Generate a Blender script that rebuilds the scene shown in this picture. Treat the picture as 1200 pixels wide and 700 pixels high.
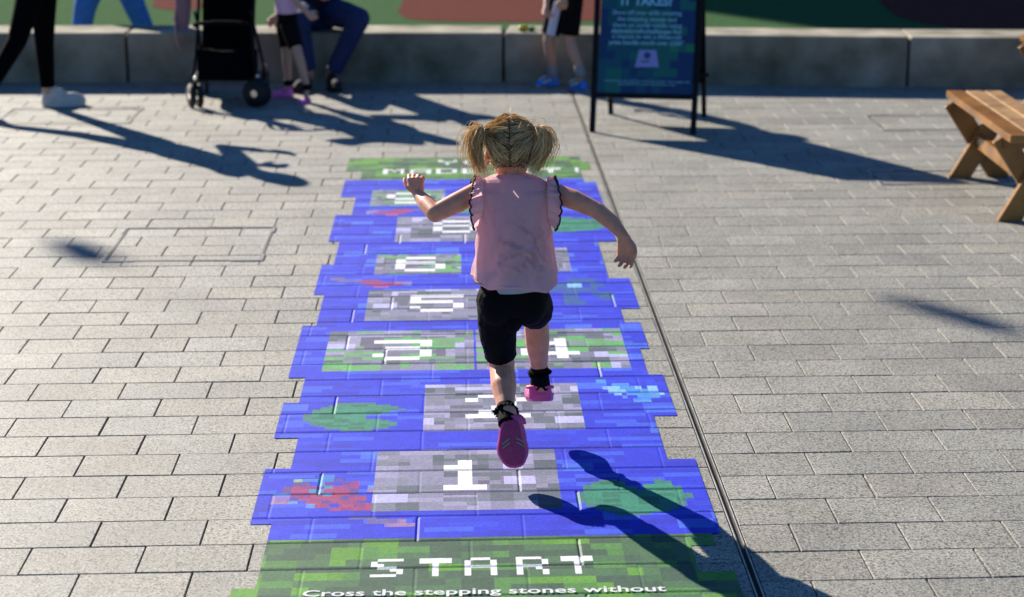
import bpy, bmesh, math, random
from mathutils import Vector, Matrix, noise
R = math.radians
random.seed(7)
for o in list(bpy.data.objects): bpy.data.objects.remove(o)
S = bpy.context.scene
COL = S.collection

# ---------------------------------------------------------------- camera
CAM_H = 2.02; FPX = 2264.0
PITCH = math.atan(606/FPX); YAW = math.atan(66/math.hypot(FPX, 606))
FW = Vector((math.sin(YAW)*math.cos(PITCH), math.cos(YAW)*math.cos(PITCH), -math.sin(PITCH)))
RT = Vector((math.cos(YAW), -math.sin(YAW), 0)); UP = RT.cross(FW)
CAMP = Vector((0, 0, CAM_H))
cd = bpy.data.cameras.new('camera'); cam = bpy.data.objects.new('camera', cd); COL.objects.link(cam)
cam.matrix_world = Matrix(((RT.x, UP.x, -FW.x, 0), (RT.y, UP.y, -FW.y, 0), (RT.z, UP.z, -FW.z, CAM_H), (0, 0, 0, 1)))
cd.sensor_width = 36; cd.lens = 36*FPX/1200; cd.clip_start = .05; cd.clip_end = 600
cd.dof.use_dof = True; cd.dof.focus_distance = 5.75; cd.dof.aperture_fstop = 3.0; cd.dof.aperture_blades = 9
S.camera = cam

# ---------------------------------------------------------------- light
SUN_EL = 27.7; SDX, SDY = .552, -.834          # direction shadows fall on the ground
w = bpy.data.worlds.new('World'); S.world = w; w.use_nodes = True
nt = w.node_tree; bg = nt.nodes['Background']
sky = nt.nodes.new('ShaderNodeTexSky'); sky.sky_type = 'NISHITA'; sky.sun_disc = False
sky.sun_elevation = R(SUN_EL); sky.sun_rotation = math.atan2(-SDX, -SDY)
sky.air_density = 1.6; sky.dust_density = .3; sky.ozone_density = 4.0
tint = nt.nodes.new('ShaderNodeMix'); tint.data_type = 'RGBA'; tint.blend_type = 'MULTIPLY'; tint.inputs[0].default_value = 1
tint.inputs[7].default_value = (.36, .68, 1.15, 1)
nt.links.new(sky.outputs[0], tint.inputs[6]); nt.links.new(tint.outputs[2], bg.inputs[0]); bg.inputs[1].default_value = .05
sl = bpy.data.lights.new('sun', 'SUN'); sl.energy = 5.0; sl.angle = R(.5); sl.color = (1, .91, .78)
so = bpy.data.objects.new('sun', sl); COL.objects.link(so)
tosun = Vector((-SDX*math.cos(R(SUN_EL)), -SDY*math.cos(R(SUN_EL)), math.sin(R(SUN_EL))))
so.rotation_euler = tosun.to_track_quat('Z', 'Y').to_euler(); so.location = (-6, 9, 12)
S.view_settings.view_transform = 'Standard'; S.view_settings.look = 'None'
S.view_settings.gamma = 1; S.view_settings.use_curve_mapping = False
S.view_settings.exposure = 0.96
S.render.engine = 'CYCLES'

# ---------------------------------------------------------------- helpers
def ray(px, py): return FW + RT*((px-600)/FPX) + UP*((350-py)/FPX)
def G(px, py, z=0.):                       # the point of the horizontal plane z seen at a spot of the photograph
    r = ray(px, py); return CAMP + r*((z-CAM_H)/r.z)
def Q(px, py, Y):                          # the point of the vertical plane y = Y
    r = ray(px, py); return CAMP + r*(Y/r.y)
V = Vector
def hsh(*a):
    n = 0
    for i, v in enumerate(a): n = (n*1000003 ^ int(v*7919+i*104729)) & 0xffffffff
    n ^= n >> 15; n = (n*2246822519) & 0xffffffff; n ^= n >> 13; n = (n*3266489917) & 0xffffffff; n ^= n >> 16
    return n/4294967295
def link(o, parent=None):
    COL.objects.link(o)
    if parent: o.parent = parent
    return o
def tag(o, label=None, cat=None, group=None, kind=None):
    if label: o['label'] = label
    if cat: o['category'] = cat
    if group: o['group'] = group
    if kind: o['kind'] = kind
    return o
def empty(name, loc=(0, 0, 0), label=None, cat=None, group=None, rz=0):
    o = bpy.data.objects.new(name, None); o.location = loc; o.rotation_euler.z = rz; o.empty_display_size = .1
    link(o); return tag(o, label, cat, group)
def obj(name, bm, mat, parent=None, smooth=False, loc=None, world=True):
    """bmesh -> one mesh object. Vertices are in world space unless world=False (then local to the parent)."""
    me = bpy.data.meshes.new(name)
    if world and parent is not None:
        off = Matrix.Translation(-world_loc(parent)); bmesh.ops.transform(bm, matrix=off, verts=bm.verts)
    elif parent is None and loc is not None:
        bmesh.ops.transform(bm, matrix=Matrix.Translation(-V(loc)), verts=bm.verts)
    bm.normal_update(); bm.to_mesh(me); bm.free()
    if smooth:
        for p in me.polygons: p.use_smooth = True
    for m in (mat if isinstance(mat, (list, tuple)) else [mat]): me.materials.append(m)
    o = bpy.data.objects.new(name, me); link(o, parent)
    if parent is None and loc is not None: o.location = loc
    return o
def world_loc(o):
    l = V((0, 0, 0))
    while o is not None: l = l + V(o.location); o = o.parent
    return l
def NB(): return bmesh.new()
def box(bm, c, s, rot=None, bev=0):
    """box of size s centred at c"""
    r = bmesh.ops.create_cube(bm, size=1)['verts']
    m = Matrix.Translation(V(c)) @ (rot.to_4x4() if rot else Matrix()) @ Matrix.Diagonal((*s, 1))
    bmesh.ops.transform(bm, matrix=m, verts=r)
    if bev:
        ed = list({e for v in r for e in v.link_edges})
        bmesh.ops.bevel(bm, geom=ed, offset=bev, segments=2, profile=.5, affect='EDGES')
def frame_of(d):
    d = d.normalized(); a = V((0, 0, 1)) if abs(d.z) < .9 else V((0, 1, 0))
    s = d.cross(a).normalized(); return s, s.cross(d).normalized(), d
def beam(bm, p0, p1, wid, thick, side=None, bev=.003):
    """rectangular bar from p0 to p1, wid along 'side'"""
    p0 = V(p0); p1 = V(p1); d = (p1-p0); L = d.length; d.normalize()
    s = V(side) if side is not None else frame_of(d)[0]
    s = (s-d*s.dot(d)).normalized(); t = d.cross(s)
    rot = Matrix((s, t, d)).transposed()
    box(bm, (p0+p1)/2, (wid, thick, L), rot, bev)
def capsule(bm, p0, r0, p1, r1, flat0=False, flat1=False, n=14, sq=(1, 1), side=None):
    """closed tapered limb; rounded unless flat; sq squashes the section"""
    p0 = V(p0); p1 = V(p1); d = p1-p0; L = max(d.length, 1e-5); s, t, d = frame_of(d)
    if side is not None:
        s = V(side); s = (s-d*s.dot(d)).normalized(); t = d.cross(s)
    rings = []
    if flat0: rings.append((0, r0))
    else:
        for k in range(1, 6): a = math.pi/2*(1-k/5); rings.append((-r0*math.sin(a), r0*math.cos(a)))
    if flat1: rings.append((L, r1))
    else:
        for k in range(0, 5): a = math.pi/2*(k/5); rings.append((L+r1*math.sin(a), r1*math.cos(a)))
    vs = [[bm.verts.new(p0+d*z+s*(r*math.cos(2*math.pi*i/n)*sq[0])+t*(r*math.sin(2*math.pi*i/n)*sq[1])) for i in range(n)] for z, r in rings]
    for a, b in zip(vs, vs[1:]):
        for i in range(n): bm.faces.new((a[i], a[(i+1) % n], b[(i+1) % n], b[i]))
    if flat0: bm.faces.new(list(reversed(vs[0])))
    else:
        c = bm.verts.new(p0-d*r0)
        for i in range(n): bm.faces.new((c, vs[0][(i+1) % n], vs[0][i]))
    if flat1: bm.faces.new(vs[-1])
    else:
        c = bm.verts.new(p1+d*r1)
        for i in range(n): bm.faces.new((c, vs[-1][i], vs[-1][(i+1) % n]))
def chain(bm, pts, rad, flat0=False, flat1=False, sq=(1, 1), side=None):
    for i in range(len(pts)-1):
        capsule(bm, pts[i], rad[i], pts[i+1], rad[i+1], flat0 and i == 0, flat1 and i == len(pts)-2, sq=sq, side=side)
def ell(bm, c, r, rot=None, n=16):
    v = bmesh.ops.create_uvsphere(bm, u_segments=n*2, v_segments=n, radius=1)['verts']
    m = Matrix.Translation(V(c)) @ (rot.to_4x4() if rot else Matrix()) @ Matrix.Diagonal((*r, 1))
    bmesh.ops.transform(bm, matrix=m, verts=v)
def tube(bm, pts, r, n=8, closed=False, rfun=None, caps=True):
    pts = [V(p) for p in pts]; m = len(pts); rings = []; prev = None
    for i, p in enumerate(pts):
        if closed: d = pts[(i+1) % m]-pts[i-1]
        else: d = pts[min(i+1, m-1)]-pts[max(i-1, 0)]
        d.normalize()
        if prev is None: s = frame_of(d)[0]
        else:
            s = prev-d*prev.dot(d)
            s = s.normalized() if s.length > 1e-6 else frame_of(d)[0]
        prev = s; t = d.cross(s); rr = rfun(i/(m-1)) if rfun else r
        rings.append([bm.verts.new(p+s*(rr*math.cos(2*math.pi*k/n))+t*(rr*math.sin(2*math.pi*k/n))) for k in range(n)])
    pr = list(zip(rings, rings[1:]))
    if closed: pr.append((rings[-1], rings[0]))
    for a, b in pr:
        for k in range(n): bm.faces.new((a[k], a[(k+1) % n], b[(k+1) % n], b[k]))
    if caps and not closed: bm.faces.new(list(reversed(rings[0]))); bm.faces.new(rings[-1])
def catmull(pts, per=6):
    pts = [V(p) for p in pts]; out = []
    P = [pts[0]*2-pts[1]]+pts+[pts[-1]*2-pts[-2]]
    for i in range(1, len(P)-2):
        a, b, c, d = P[i-1:i+3]
        for k in range(per):
            t = k/per
            out.append(.5*((2*b)+(c-a)*t+(2*a-5*b+4*c-d)*t*t+(3*b-a-3*c+d)*t**3))
    out.append(pts[-1]); return out
def fuse(name, bm, mat, parent, voxel, smooth=3, disp=None):
    """melt overlapping closed shapes into ONE continuous skin"""
    me = bpy.data.meshes.new('tmp'); bm.to_mesh(me); bm.free()
    o = bpy.data.objects.new('tmp', me); COL.objects.link(o)
    m = o.modifiers.new('r', 'REMESH'); m.mode = 'VOXEL'; m.voxel_size = voxel; m.adaptivity = 0
    if smooth:
        sm = o.modifiers.new('s', 'SMOOTH'); sm.factor = .5; sm.iterations = smooth
    dg = bpy.context.evaluated_depsgraph_get(); dg.update()
    me2 = bpy.data.meshes.new_from_object(o.evaluated_get(dg))
    bpy.data.objects.remove(o); bpy.data.meshes.remove(me)
    off = world_loc(parent) if parent else V((0, 0, 0))
    for v in me2.vertices:
        if disp: v.co = v.co+disp(v.co, v.normal)
        v.co = v.co-off
    for p in me2.polygons: p.use_smooth = True
    me2.name = name; me2.materials.clear(); me2.materials.append(mat)
    o = bpy.data.objects.new(name, me2); link(o, parent); return o

# ---------------------------------------------------------------- materials
def mat(name, col, rough=.6, var=0., vscale=8., bump=0., bscale=60., metal=0., spec=.5, sss=0., ssr=(1, .3, .15), transl=0., sheen=0., attr=None, col2=None, coat=0., detail=4, tcol=None):
    m = bpy.data.materials.new(name); m.use_nodes = True; n = m.node_tree.nodes; l = m.node_tree.links
    b = n['Principled BSDF']; b.inputs['Roughness'].default_value = rough; b.inputs['Metallic'].default_value = metal
    b.inputs['Specular IOR Level'].default_value = spec
    tc = n.new('ShaderNodeTexCoord')
    c4 = (*col, 1)
    base = None
    if attr:
        a = n.new('ShaderNodeVertexColor'); a.layer_name = attr; base = a.outputs[0]
    if var or col2:
        nz = n.new('ShaderNodeTexNoise'); nz.inputs['Scale'].default_value = vscale; nz.inputs['Detail'].default_value = detail
        l.new(tc.outputs['Object'], nz.inputs['Vector'])
        rp = n.new('ShaderNodeMapRange'); rp.inputs[1].default_value = .3; rp.inputs[2].default_value = .7
        l.new(nz.outputs[0], rp.inputs[0])
        if col2:
            mx = n.new('ShaderNodeMix'); mx.data_type = 'RGBA'; l.new(rp.outputs[0], mx.inputs[0])
            mx.inputs[6].default_value = c4; mx.inputs[7].default_value = (*col2, 1); base = mx.outputs[2]
        if var:
            rp.inputs[3].default_value = 1-var if not col2 else 0; rp.inputs[4].default_value = 1+var if not col2 else 1
            if not col2:
                vm = n.new('ShaderNodeVectorMath'); vm.operation = 'SCALE'
                if base: l.new(base, vm.inputs[0])
                else: vm.inputs[0].default_value = col
                l.new(rp.outputs[0], vm.inputs[3]); base = vm.outputs[0]
    if base: l.new(base, b.inputs['Base Color'])
    else: b.inputs['Base Color'].default_value = c4
    if bump:
        bn = n.new('ShaderNodeTexNoise'); bn.inputs['Scale'].default_value = bscale; bn.inputs['Detail'].default_value = 5
        l.new(tc.outputs['Object'], bn.inputs['Vector'])
        bp = n.new('ShaderNodeBump'); bp.inputs['Strength'].default_value = 1; bp.inputs['Distance'].default_value = bump
        l.new(bn.outputs[0], bp.inputs['Height']); l.new(bp.outputs[0], b.inputs['Normal'])
    if sss:
        b.inputs['Subsurface Weight'].default_value = sss; b.inputs['Subsurface Radius'].default_value = ssr
        b.inputs['Subsurface Scale'].default_value = .012
    if sheen: b.inputs['Sheen Weight'].default_value = sheen
    if coat: b.inputs['Coat Weight'].default_value = coat
    if transl:
        t = n.new('ShaderNodeBsdfTranslucent'); t.inputs[0].default_value = (*(tcol or col), 1)
        ms = n.new('ShaderNodeMixShader'); ms.inputs[0].default_value = transl
        l.new(b.outputs[0], ms.inputs[1]); l.new(t.outputs[0], ms.inputs[2])
        l.new(ms.outputs[0], n['Material Output'].inputs[0])
    return m
def speckle(name, attr='tone', rough=.62, gain=1., light=.0):
    """exposed-aggregate concrete: per-block tone, fine dark and pale grains, stains"""
    m = bpy.data.materials.new(name); m.use_nodes = True; n = m.node_tree.nodes; l = m.node_tree.links
    b = n['Principled BSDF']; b.inputs['Roughness'].default_value = rough
    b.inputs['Specular IOR Level'].default_value = .5
    tc = n.new('ShaderNodeTexCoord')
    a = n.new('ShaderNodeVertexColor'); a.layer_name = attr
    def nz(scale, det=3, rough_=.6):
        t = n.new('ShaderNodeTexNoise'); t.inputs['Scale'].default_value = scale; t.inputs['Detail'].default_value = det
        t.inputs['Roughness'].default_value = rough_; l.new(tc.outputs['Object'], t.inputs['Vector']); return t.outputs[0]
    def mr(src, a0, a1, b0, b1):
        r = n.new('ShaderNodeMapRange'); l.new(src, r.inputs[0])
        for i, v in enumerate((a0, a1, b0, b1)): r.inputs[i+1].default_value = v
        return r.outputs[0]
    def mul(x, y):
        k = n.new('ShaderNodeMath'); k.operation = 'MULTIPLY'; l.new(x, k.inputs[0])
        if isinstance(y, float): k.inputs[1].default_value = y
        else: l.new(y, k.inputs[1])
        return k.outputs[0]
    grain = nz(150, 4, .8); f = mr(grain, .38, .62, .45, 1.55)
    coarse = mr(nz(90, 2), .35, .65, .82, 1.18)
    stain = mr(nz(2.6, 6), .3, .7, .80, 1.14)
    vc = n.new('ShaderNodeTexVoronoi'); vc.inputs['Scale'].default_value = 190; l.new(tc.outputs['Object'], vc.inputs['Vector'])
    sp = n.new('ShaderNodeSeparateColor'); l.new(vc.outputs['Color'], sp.inputs[0])
    cr = n.new('ShaderNodeValToRGB'); e_ = cr.color_ramp.elements; e_[0].position = .0; e_[0].color = (.25, .25, .25, 1); e_[1].position = 1; e_[1].color = (1.0, 1.0, 1.0, 1)
    for p_, v_ in ((.16, .38), (.22, .80), (.75, .92)): q_ = e_.new(p_); q_.color = (v_, v_, v_, 1)
    l.new(sp.outputs[0], cr.inputs[0]); gr_ = n.new('ShaderNodeSeparateColor'); l.new(cr.outputs[0], gr_.inputs[0])
    fac = mul(mul(mul(mul(f, coarse), stain), gr_.outputs[0]), 1.30*gain)
    # darker, warmer blotches in a few places
    vm = n.new('ShaderNodeVectorMath'); vm.operation = 'SCALE'; l.new(a.outputs[0], vm.inputs[0]); l.new(fac, vm.inputs[3])
    rst = mr(nz(1.3, 4), .66, .74, 0., .55)
    mx = n.new('ShaderNodeMix'); mx.data_type = 'RGBA'; mx.blend_type = 'MULTIPLY'; l.new(rst, mx.inputs[0]); l.new(vm.outputs[0], mx.inputs[6])
    mx.inputs[7].default_value = (1, .86, .66, 1)
    vo = n.new('ShaderNodeTexVoronoi'); vo.inputs['Scale'].default_value = 2.6; l.new(tc.outputs['Object'], vo.inputs['Vector'])
    gum = mr(vo.outputs['Distance'], .028, .045, .45, 0.)
    m2 = n.new('ShaderNodeMix'); m2.data_type = 'RGBA'; l.new(gum, m2.inputs[0]); l.new(mx.outputs[2], m2.inputs[6]); m2.inputs[7].default_value = (.06, .055, .05, 1)
    l.new(m2.outputs[2], b.inputs['Base Color'])
    bp = n.new('ShaderNodeBump'); bp.inputs['Distance'].default_value = .0022; bp.inputs['Strength'].default_value = .9
    l.new(grain, bp.inputs['Height']); l.new(bp.outputs[0], b.inputs['Normal'])
    return m
M = {}
M['pave'] = speckle('paving_concrete')
M['joint'] = mat('joint_sand', (.030, .026, .020), .95, var=.4, vscale=30)
M['plain'] = mat('plaza_concrete', (.27, .265, .25), .85, var=.15, vscale=3)
M['vinyl'] = mat('printed_vinyl', (.5, .5, .5), .6, attr='print', var=.20, vscale=120, bump=.0009, bscale=300, spec=.2)
M['letter'] = mat('print_white', (.72, .73, .75), .5, var=.08, vscale=120, bump=.0005, bscale=400)
M['steel'] = mat('drain_steel', (.42, .42, .4), .38, metal=.8, var=.25, vscale=9)
M['rim'] = mat('cover_rim', (.07, .065, .06), .6, var=.5, vscale=7)
M['slot'] = mat('drain_slot', (.008, .008, .008), .9)
M['turf'] = mat('sports_turf', (.045, .105, .040), 1., spec=.03, var=.25, vscale=30, bump=.004, bscale=160)
M['redrub'] = mat('red_rubber', (.115, .034, .028), 1., spec=.03, var=.2, vscale=40, bump=.003, bscale=160)
M['conc'] = mat('wall_concrete', (.42, .38, .30), .85, col2=(.13, .125, .085), vscale=3.2, bump=.003, bscale=90, detail=10, spec=.2)
M['skin'] = mat('skin', (.68, .30, .185), .46, var=.13, vscale=34, sss=.35, bump=.0003, bscale=300)
M['skin2'] = mat('skin_of_visitors', (.5, .29, .21), .55, sss=.1)
M['pink'] = mat('pink_jersey', (.90, .74, .80), .85, var=.04, vscale=60, bump=.0004, bscale=900, transl=.40, sheen=.2, tcol=(.93, .62, .66))
M['blacktrim'] = mat('black_trim', (.006, .006, .008), .8)
M['pale'] = mat('pale_vest', (.82, .86, .92), .85, transl=.2, bump=.0004, bscale=700)
M['black'] = mat('black_stretch', (.0025, .0025, .004), .8, bump=.0005, bscale=220, spec=.12)
M['croc'] = mat('pink_foam', (.72, .09, .28), .45, var=.06, vscale=50, spec=.4)
M['croc2'] = mat('dark_pink_sole', (.40, .035, .12), .6, var=.15, vscale=80, bump=.0006, bscale=300)
M['hair'] = mat('blond_hair', (.5, .36, .2), .34, attr='hair', spec=.6, transl=.38, tcol=(1., .80, .48))
M['scalp'] = mat('dark_blond_scalp', (.16, .085, .04), .6, col2=(.07, .035, .02), vscale=38, bump=.004, bscale=130)
M['elastic'] = mat('hair_elastic', (.02, .015, .02), .7)
M['darkmetal'] = mat('black_frame', (.004, .004, .006), .5, spec=.2)
M['poster'] = mat('poster_print', (.2, .2, .2), .35, attr='print', spec=.4)
M['postertext'] = mat('poster_text', (.16, .42, .52), .5)
M['posterhead'] = mat('poster_heading', (.2, .5, .68), .5)
M['icon'] = mat('poster_icon', (.25, .27, .62), .5)
M['iconink'] = mat('poster_icon_ink', (.03, .05, .16), .5)
M['wood'] = mat('varnished_pine', (.38, .17, .03), .32, col2=(.17, .07, .014), vscale=6, bump=.0015, bscale=45, coat=.15)
M['woodgrey'] = mat('worn_seat_plank', (.44, .26, .10), .5, col2=(.20, .09, .03), vscale=7, bump=.0015, bscale=45)
M['bolt'] = mat('bolt_steel', (.3, .3, .3), .4, metal=.9)
M['navy'] = mat('navy_jeans', (.010, .026, .11), .85, var=.2, vscale=20, bump=.002, bscale=60)
M['blue'] = mat('bright_blue_trousers', (.02, .14, .5), .8, var=.1, vscale=20)
M['legging'] = mat('black_legging', (.002, .002, .003), .95, spec=.05)
M['top_dark'] = mat('dark_jacket', (.012, .012, .02), .85)
M['lilac'] = mat('lilac_tshirt', (.78, .46, .62), .8, bump=.001, bscale=40)
M['sneaker'] = mat('blue_sneaker', (.04, .22, .75), .5, var=.3, vscale=40)
M['white'] = mat('white_rubber', (.62, .62, .6), .6, var=.1, vscale=40)
M['cream'] = mat('woven_trainer', (.70, .68, .62), .7, col2=(.4, .38, .34), vscale=120)
M['worn'] = mat('worn_grey_rubber', (.30, .26, .2), .7)
M['grey'] = mat('grey_sock', (.25, .27, .3), .8)
M['shortwhite'] = mat('pale_blue_panel', (.55, .62, .85), .8)
M['magenta'] = mat('pink_clog', (.85, .16, .50), .45, var=.25, vscale=30)
M['mauve'] = mat('mauve_cloth', (.26, .15, .18), .9, bump=.004, bscale=20)
M['fabric'] = mat('black_pushchair_fabric', (.003, .004, .006), .95, spec=.1, bump=.001, bscale=120)
M['tyre'] = mat('wheel_rubber', (.01, .01, .012), .7)
M['chrome'] = mat('chrome', (.7, .7, .7), .2, metal=1)
M['brown'] = mat('brown_hair', (.05, .025, .012), .6)
M['brick'] = mat('far_building_brick', (.30, .2, .15), .8, var=.2, vscale=2)
M['glass'] = mat('window_glass', (.03, .04, .05), .1)
M['roof'] = mat('roof_metal', (.15, .15, .16), .6)
M['yellow'] = mat('yellow_plastic', (.7, .55, .03), .4)
M['lime'] = mat('green_plastic', (.12, .4, .05), .4)

# ---------------------------------------------------------------- ground
SH = .015                                   # the rows are laid very slightly out of square with the drain
def shear(x, y): return y+SH*x
LX, LP, LY0 = -1.161, .2965, 6.463
RX, RP, RY0 = 1.066, .304, 6.042
LROW, RROW = .1869, .198
DR0, DR1 = .755, .779
def left_joint(k): return LX+(.149 if k % 2 else 0)
def set_corner(me, name, cols):
    ca = me.color_attributes.new(name, 'FLOAT_COLOR', 'CORNER'); i = 0
    buf = []
    for p, c in zip(me.polygons, cols): buf += [c[0], c[1], c[2], 1]*p.loop_total
    ca.data.foreach_set('color', buf)
verts = []; faces = []; tones = []
def paver(x0, x1, y0, y1, key):
    t = .240*(.88+.20*hsh(*key, 1)+.10*hsh(*key, 9)**6); wv = hsh(*key, 2)*.05
    c = (t*(1.0+wv), t*(.985+wv*.3), t*(.87-wv*.6))
    tx = (hsh(*key, 3)-.5)*.0011; ty = (hsh(*key, 4)-.5)*.0011; tz = (hsh(*key, 5)-.5)*.0012
    b = len(verts); j = (hsh(*key, 6)-.5)*.004; y0 += (hsh(*key, 7)-.5)*.003; y1 += (hsh(*key, 8)-.5)*.003
    for ins, z in ((.0018, -.011), (.0027, -.0010), (.0038, 0)):
        for xx, yy, sx, sy in ((x0+ins+j*.4, y0+ins, -1, -1), (x1-ins+j*.4, y0+ins, 1, -1), (x1-ins+j*.4, y1-ins, 1, 1), (x0+ins+j*.4, y1-ins, -1, 1)):
            verts.append((xx, shear(xx, yy), z+(0 if z < -.01 else tz+tx*sx+ty*sy)))
    for r in (0, 4):
        for i in range(4): faces.append((b+r+i, b+r+(i+1) % 4, b+r+4+(i+1) % 4, b+r+4+i)); tones.append(c)
    faces.append((b+8, b+9, b+10, b+11)); tones.append(c)
XMIN, XMAX = -7.5, 8.5
COVERS = [((-1.545, 8.216, -.868, 8.85), 'left'), ((2.2, 9.775, 2.93, 10.12), 'right'), ((2.556, 11.37, 3.25, 11.9), 'right'), ((-2.83, 11.75, -2.02, 12.3), 'left')]
def rows(y0, pitch, xlo, xhi, xoff, xp, side):
    k0 = int((13.75-y0)/pitch)+1; k1 = int((y0-1.4)/pitch)
    for k in range(-k0, k1+1):
        yt = y0-k*pitch; yb = yt-pitch
        off = xoff+(xp/2 if k % 2 else 0)*(1 if side == 'L' else -1)
        if hsh(k, 77) > .86: off += (hsh(k, 78)-.5)*.08
        n = int((xlo-off)/xp)-1; x = off+n*xp
        while x < xhi:
            i_ = round((x-off)/xp); jj = lambda q: (hsh(k, q, 79)-.5)*.016*(0 if -.62 < off+q*xp < .74 else 1)
            a, b = max(x+jj(i_), xlo), min(x+xp+jj(i_+1), xhi)
            if b-a > .025: paver(a, b, yb, yt, (k, round((x-off)/xp), 1 if side == 'L' else 2))
            x += xp
rows(LY0, LROW, XMIN, DR0, LX, LP, 'L'); rows(RY0, RROW, DR1, XMAX, RX, RP, 'R')
me = bpy.data.meshes.new('paving'); me.from_pydata(verts, [], faces); me.materials.append(M['pave']); set_corner(me, 'tone', tones)
tag(link(bpy.data.objects.new('paving', me)), kind='structure')
bm = NB()
bm.faces.new([bm.verts.new(p) for p in ((XMIN, 1, -.0085), (XMAX, 1, -.0085), (XMAX, 14.0, -.0085), (XMIN, 14.0, -.0085))])
tag(obj('joint_bed', bm, M['joint']), kind='structure')
bm = NB()
bm.faces.new([bm.verts.new(p) for p in ((-300, -200, -.03), (300, -200, -.03), (300, 400, -.03), (-300, 400, -.03))])
tag(obj('ground', bm, M['plain']), kind='structure')
bm = NB()
bm.faces.new([bm.verts.new(p) for p in ((-14, 13.95, -.006), (22, 13.6, -.006), (22, 36, -.006), (-14, 36, -.006))])
tag(obj('play_area_turf', bm, M['turf']), kind='structure')
def blob(pts, name):
    bm = NB(); bm.faces.new([bm.verts.new((p.x, p.y, -.002)) for p in catmull([V((*q, 0)) for q in pts]+[V((*pts[0], 0))], 8)[:-1]])
    bmesh.ops.triangulate(bm, faces=bm.faces); tag(obj(name, bm, M['redrub']), kind='structure')
g = lambda x, y: tuple(G(x, y)[:2])
blob([g(465, 14), g(500, 24), g(690, 24), g(760, 12), g(735, -14), g(600, -22), g(490, -10)], 'red_play_surface')
blob([g(178, 8), g(206, 12), g(236, 8), g(226, -6), g(186, -6)], 'red_play_surface')
blob([g(1030, 2), g(1062, 22), g(1150, 34), g(1300, 34), g(1330, -20), g(1200, -40), g(1050, -26)], 'red_play_surface')

# slot drain
dr = empty('slot_drain', (0, 0, 0), 'narrow steel slot drain running straight through the paving right of the blue mat', 'drain')
for x in (DR0+.003, DR1-.003):
    bm = NB(); beam(bm, (x, 1.2, -.008), (x, 13.3, -.008), .0045, .018, side=(1, 0, 0), bev=.001); obj('steel_edge', bm, M['steel'], dr)
bm = NB(); beam(bm, (DR0+.012, 1.2, -.018), (DR0+.012, 13.3, -.018), .014, .012, side=(1, 0, 0), bev=0); obj('channel', bm, M['slot'], dr)

# recessed access covers: steel angle frames round paver-filled trays
CL = ['paver-filled access cover with worn steel corners at left of the mat', 'paver-filled access cover in the shadow left of the bench feet',
      'thin-framed access cover in the paving just beyond the wooden bench', 'thin-framed access cover under the feet of the walking woman']
for ((x0, y0, x1, y1), sd), lab in zip(COVERS, CL):
    c = empty('access_cover', ((x0+x1)/2, (y0+y1)/2, 0), lab, 'access cover', 'access covers set into the paving')
    bm = NB()
    for a, b in (((x0, y0), (x1, y0)), ((x1, y0), (x1, y1)), ((x1, y1), (x0, y1)), ((x0, y1), (x0, y0))):
        beam(bm, (*a, -.0025), (*b, -.0025), .014, .011, side=V((b[1]-a[1], a[0]-b[0], 0)), bev=.001)
    obj('frame', bm, M['rim'], c)
    for sx in (0, 1):
        for sy in (0, 1):
            cx, cy = (x0, x1)[sx], (y0, y1)[sy]; dx = 1-2*sx; dy = 1-2*sy; bm = NB()
            beam(bm, (cx-dx*.012, cy-dy*.008, .0015), (cx+dx*.13, cy-dy*.008, .0015), .016, .006, side=(0, 1, 0), bev=.001)
            beam(bm, (cx-dx*.008, cy+dy*.001, .002), (cx-dx*.008, cy+dy*.10, .002), .014, .006, side=(1, 0, 0), bev=.001)
            obj('corner_plate', bm, M['steel'], c)

# ---------------------------------------------------------------- hopscotch mat
YL = [(4.0, -.595), (4.66, -.53), (5.105, -.590), (5.56, -.513), (5.845, -.594), (6.21, -.544), (6.49, -.598), (7.165, -.552), (7.625, -.595), (8.13, -.546), (8.565, -.595), (9.125, -.52), (9.535, -.595), (9.97, -.52), (10.2, -.60), (10.58, None)]
YR = [(4.0, .72), (4.72, .632), (4.9, .70), (4.985, .72), (5.595, .634), (6.02, .716), (6.475, .665), (6.80, .695), (7.155, .635), (7.36, .710), (7.845, .632), (8.525, .715), (9.86, .655), (10.2, .71), (10.41, .67), (10.58, None)]
def xlim(tab, y):
    v = None
    for a, b in tab:
        if y >= a: v = b
    return v
GL = {'1': [".#.", "##.", ".#.", ".#.", ".#.", "###"], '2': [".###.", "#...#", "...#.", "..#..", ".#...", "#####"], '3': ["#####", "....#", ".###.", "....#", "#...#", ".###."],
 '4': ["...#.", "..##.", ".#.#.", "#..#.", "#####", "...#."], '5': ["#####", "#....", "####.", "....#", "#...#", ".###."], '6': [".###.", "#....", "####.", "#...#", "#...#", ".###."],
 '7': ["#####", "....#", "...#.", "..#..", "..#..", "..#.."], '8': [".###.", "#...#", ".###.", "#...#", "#...#", ".###."], '9': [".###.", "#...#", "#...#", ".####", "....#", ".###."],
 '10': ["#..###", "#..#.#", "#..#.#", "#..#.#", "#..#.#", "#..###"]}
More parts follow.
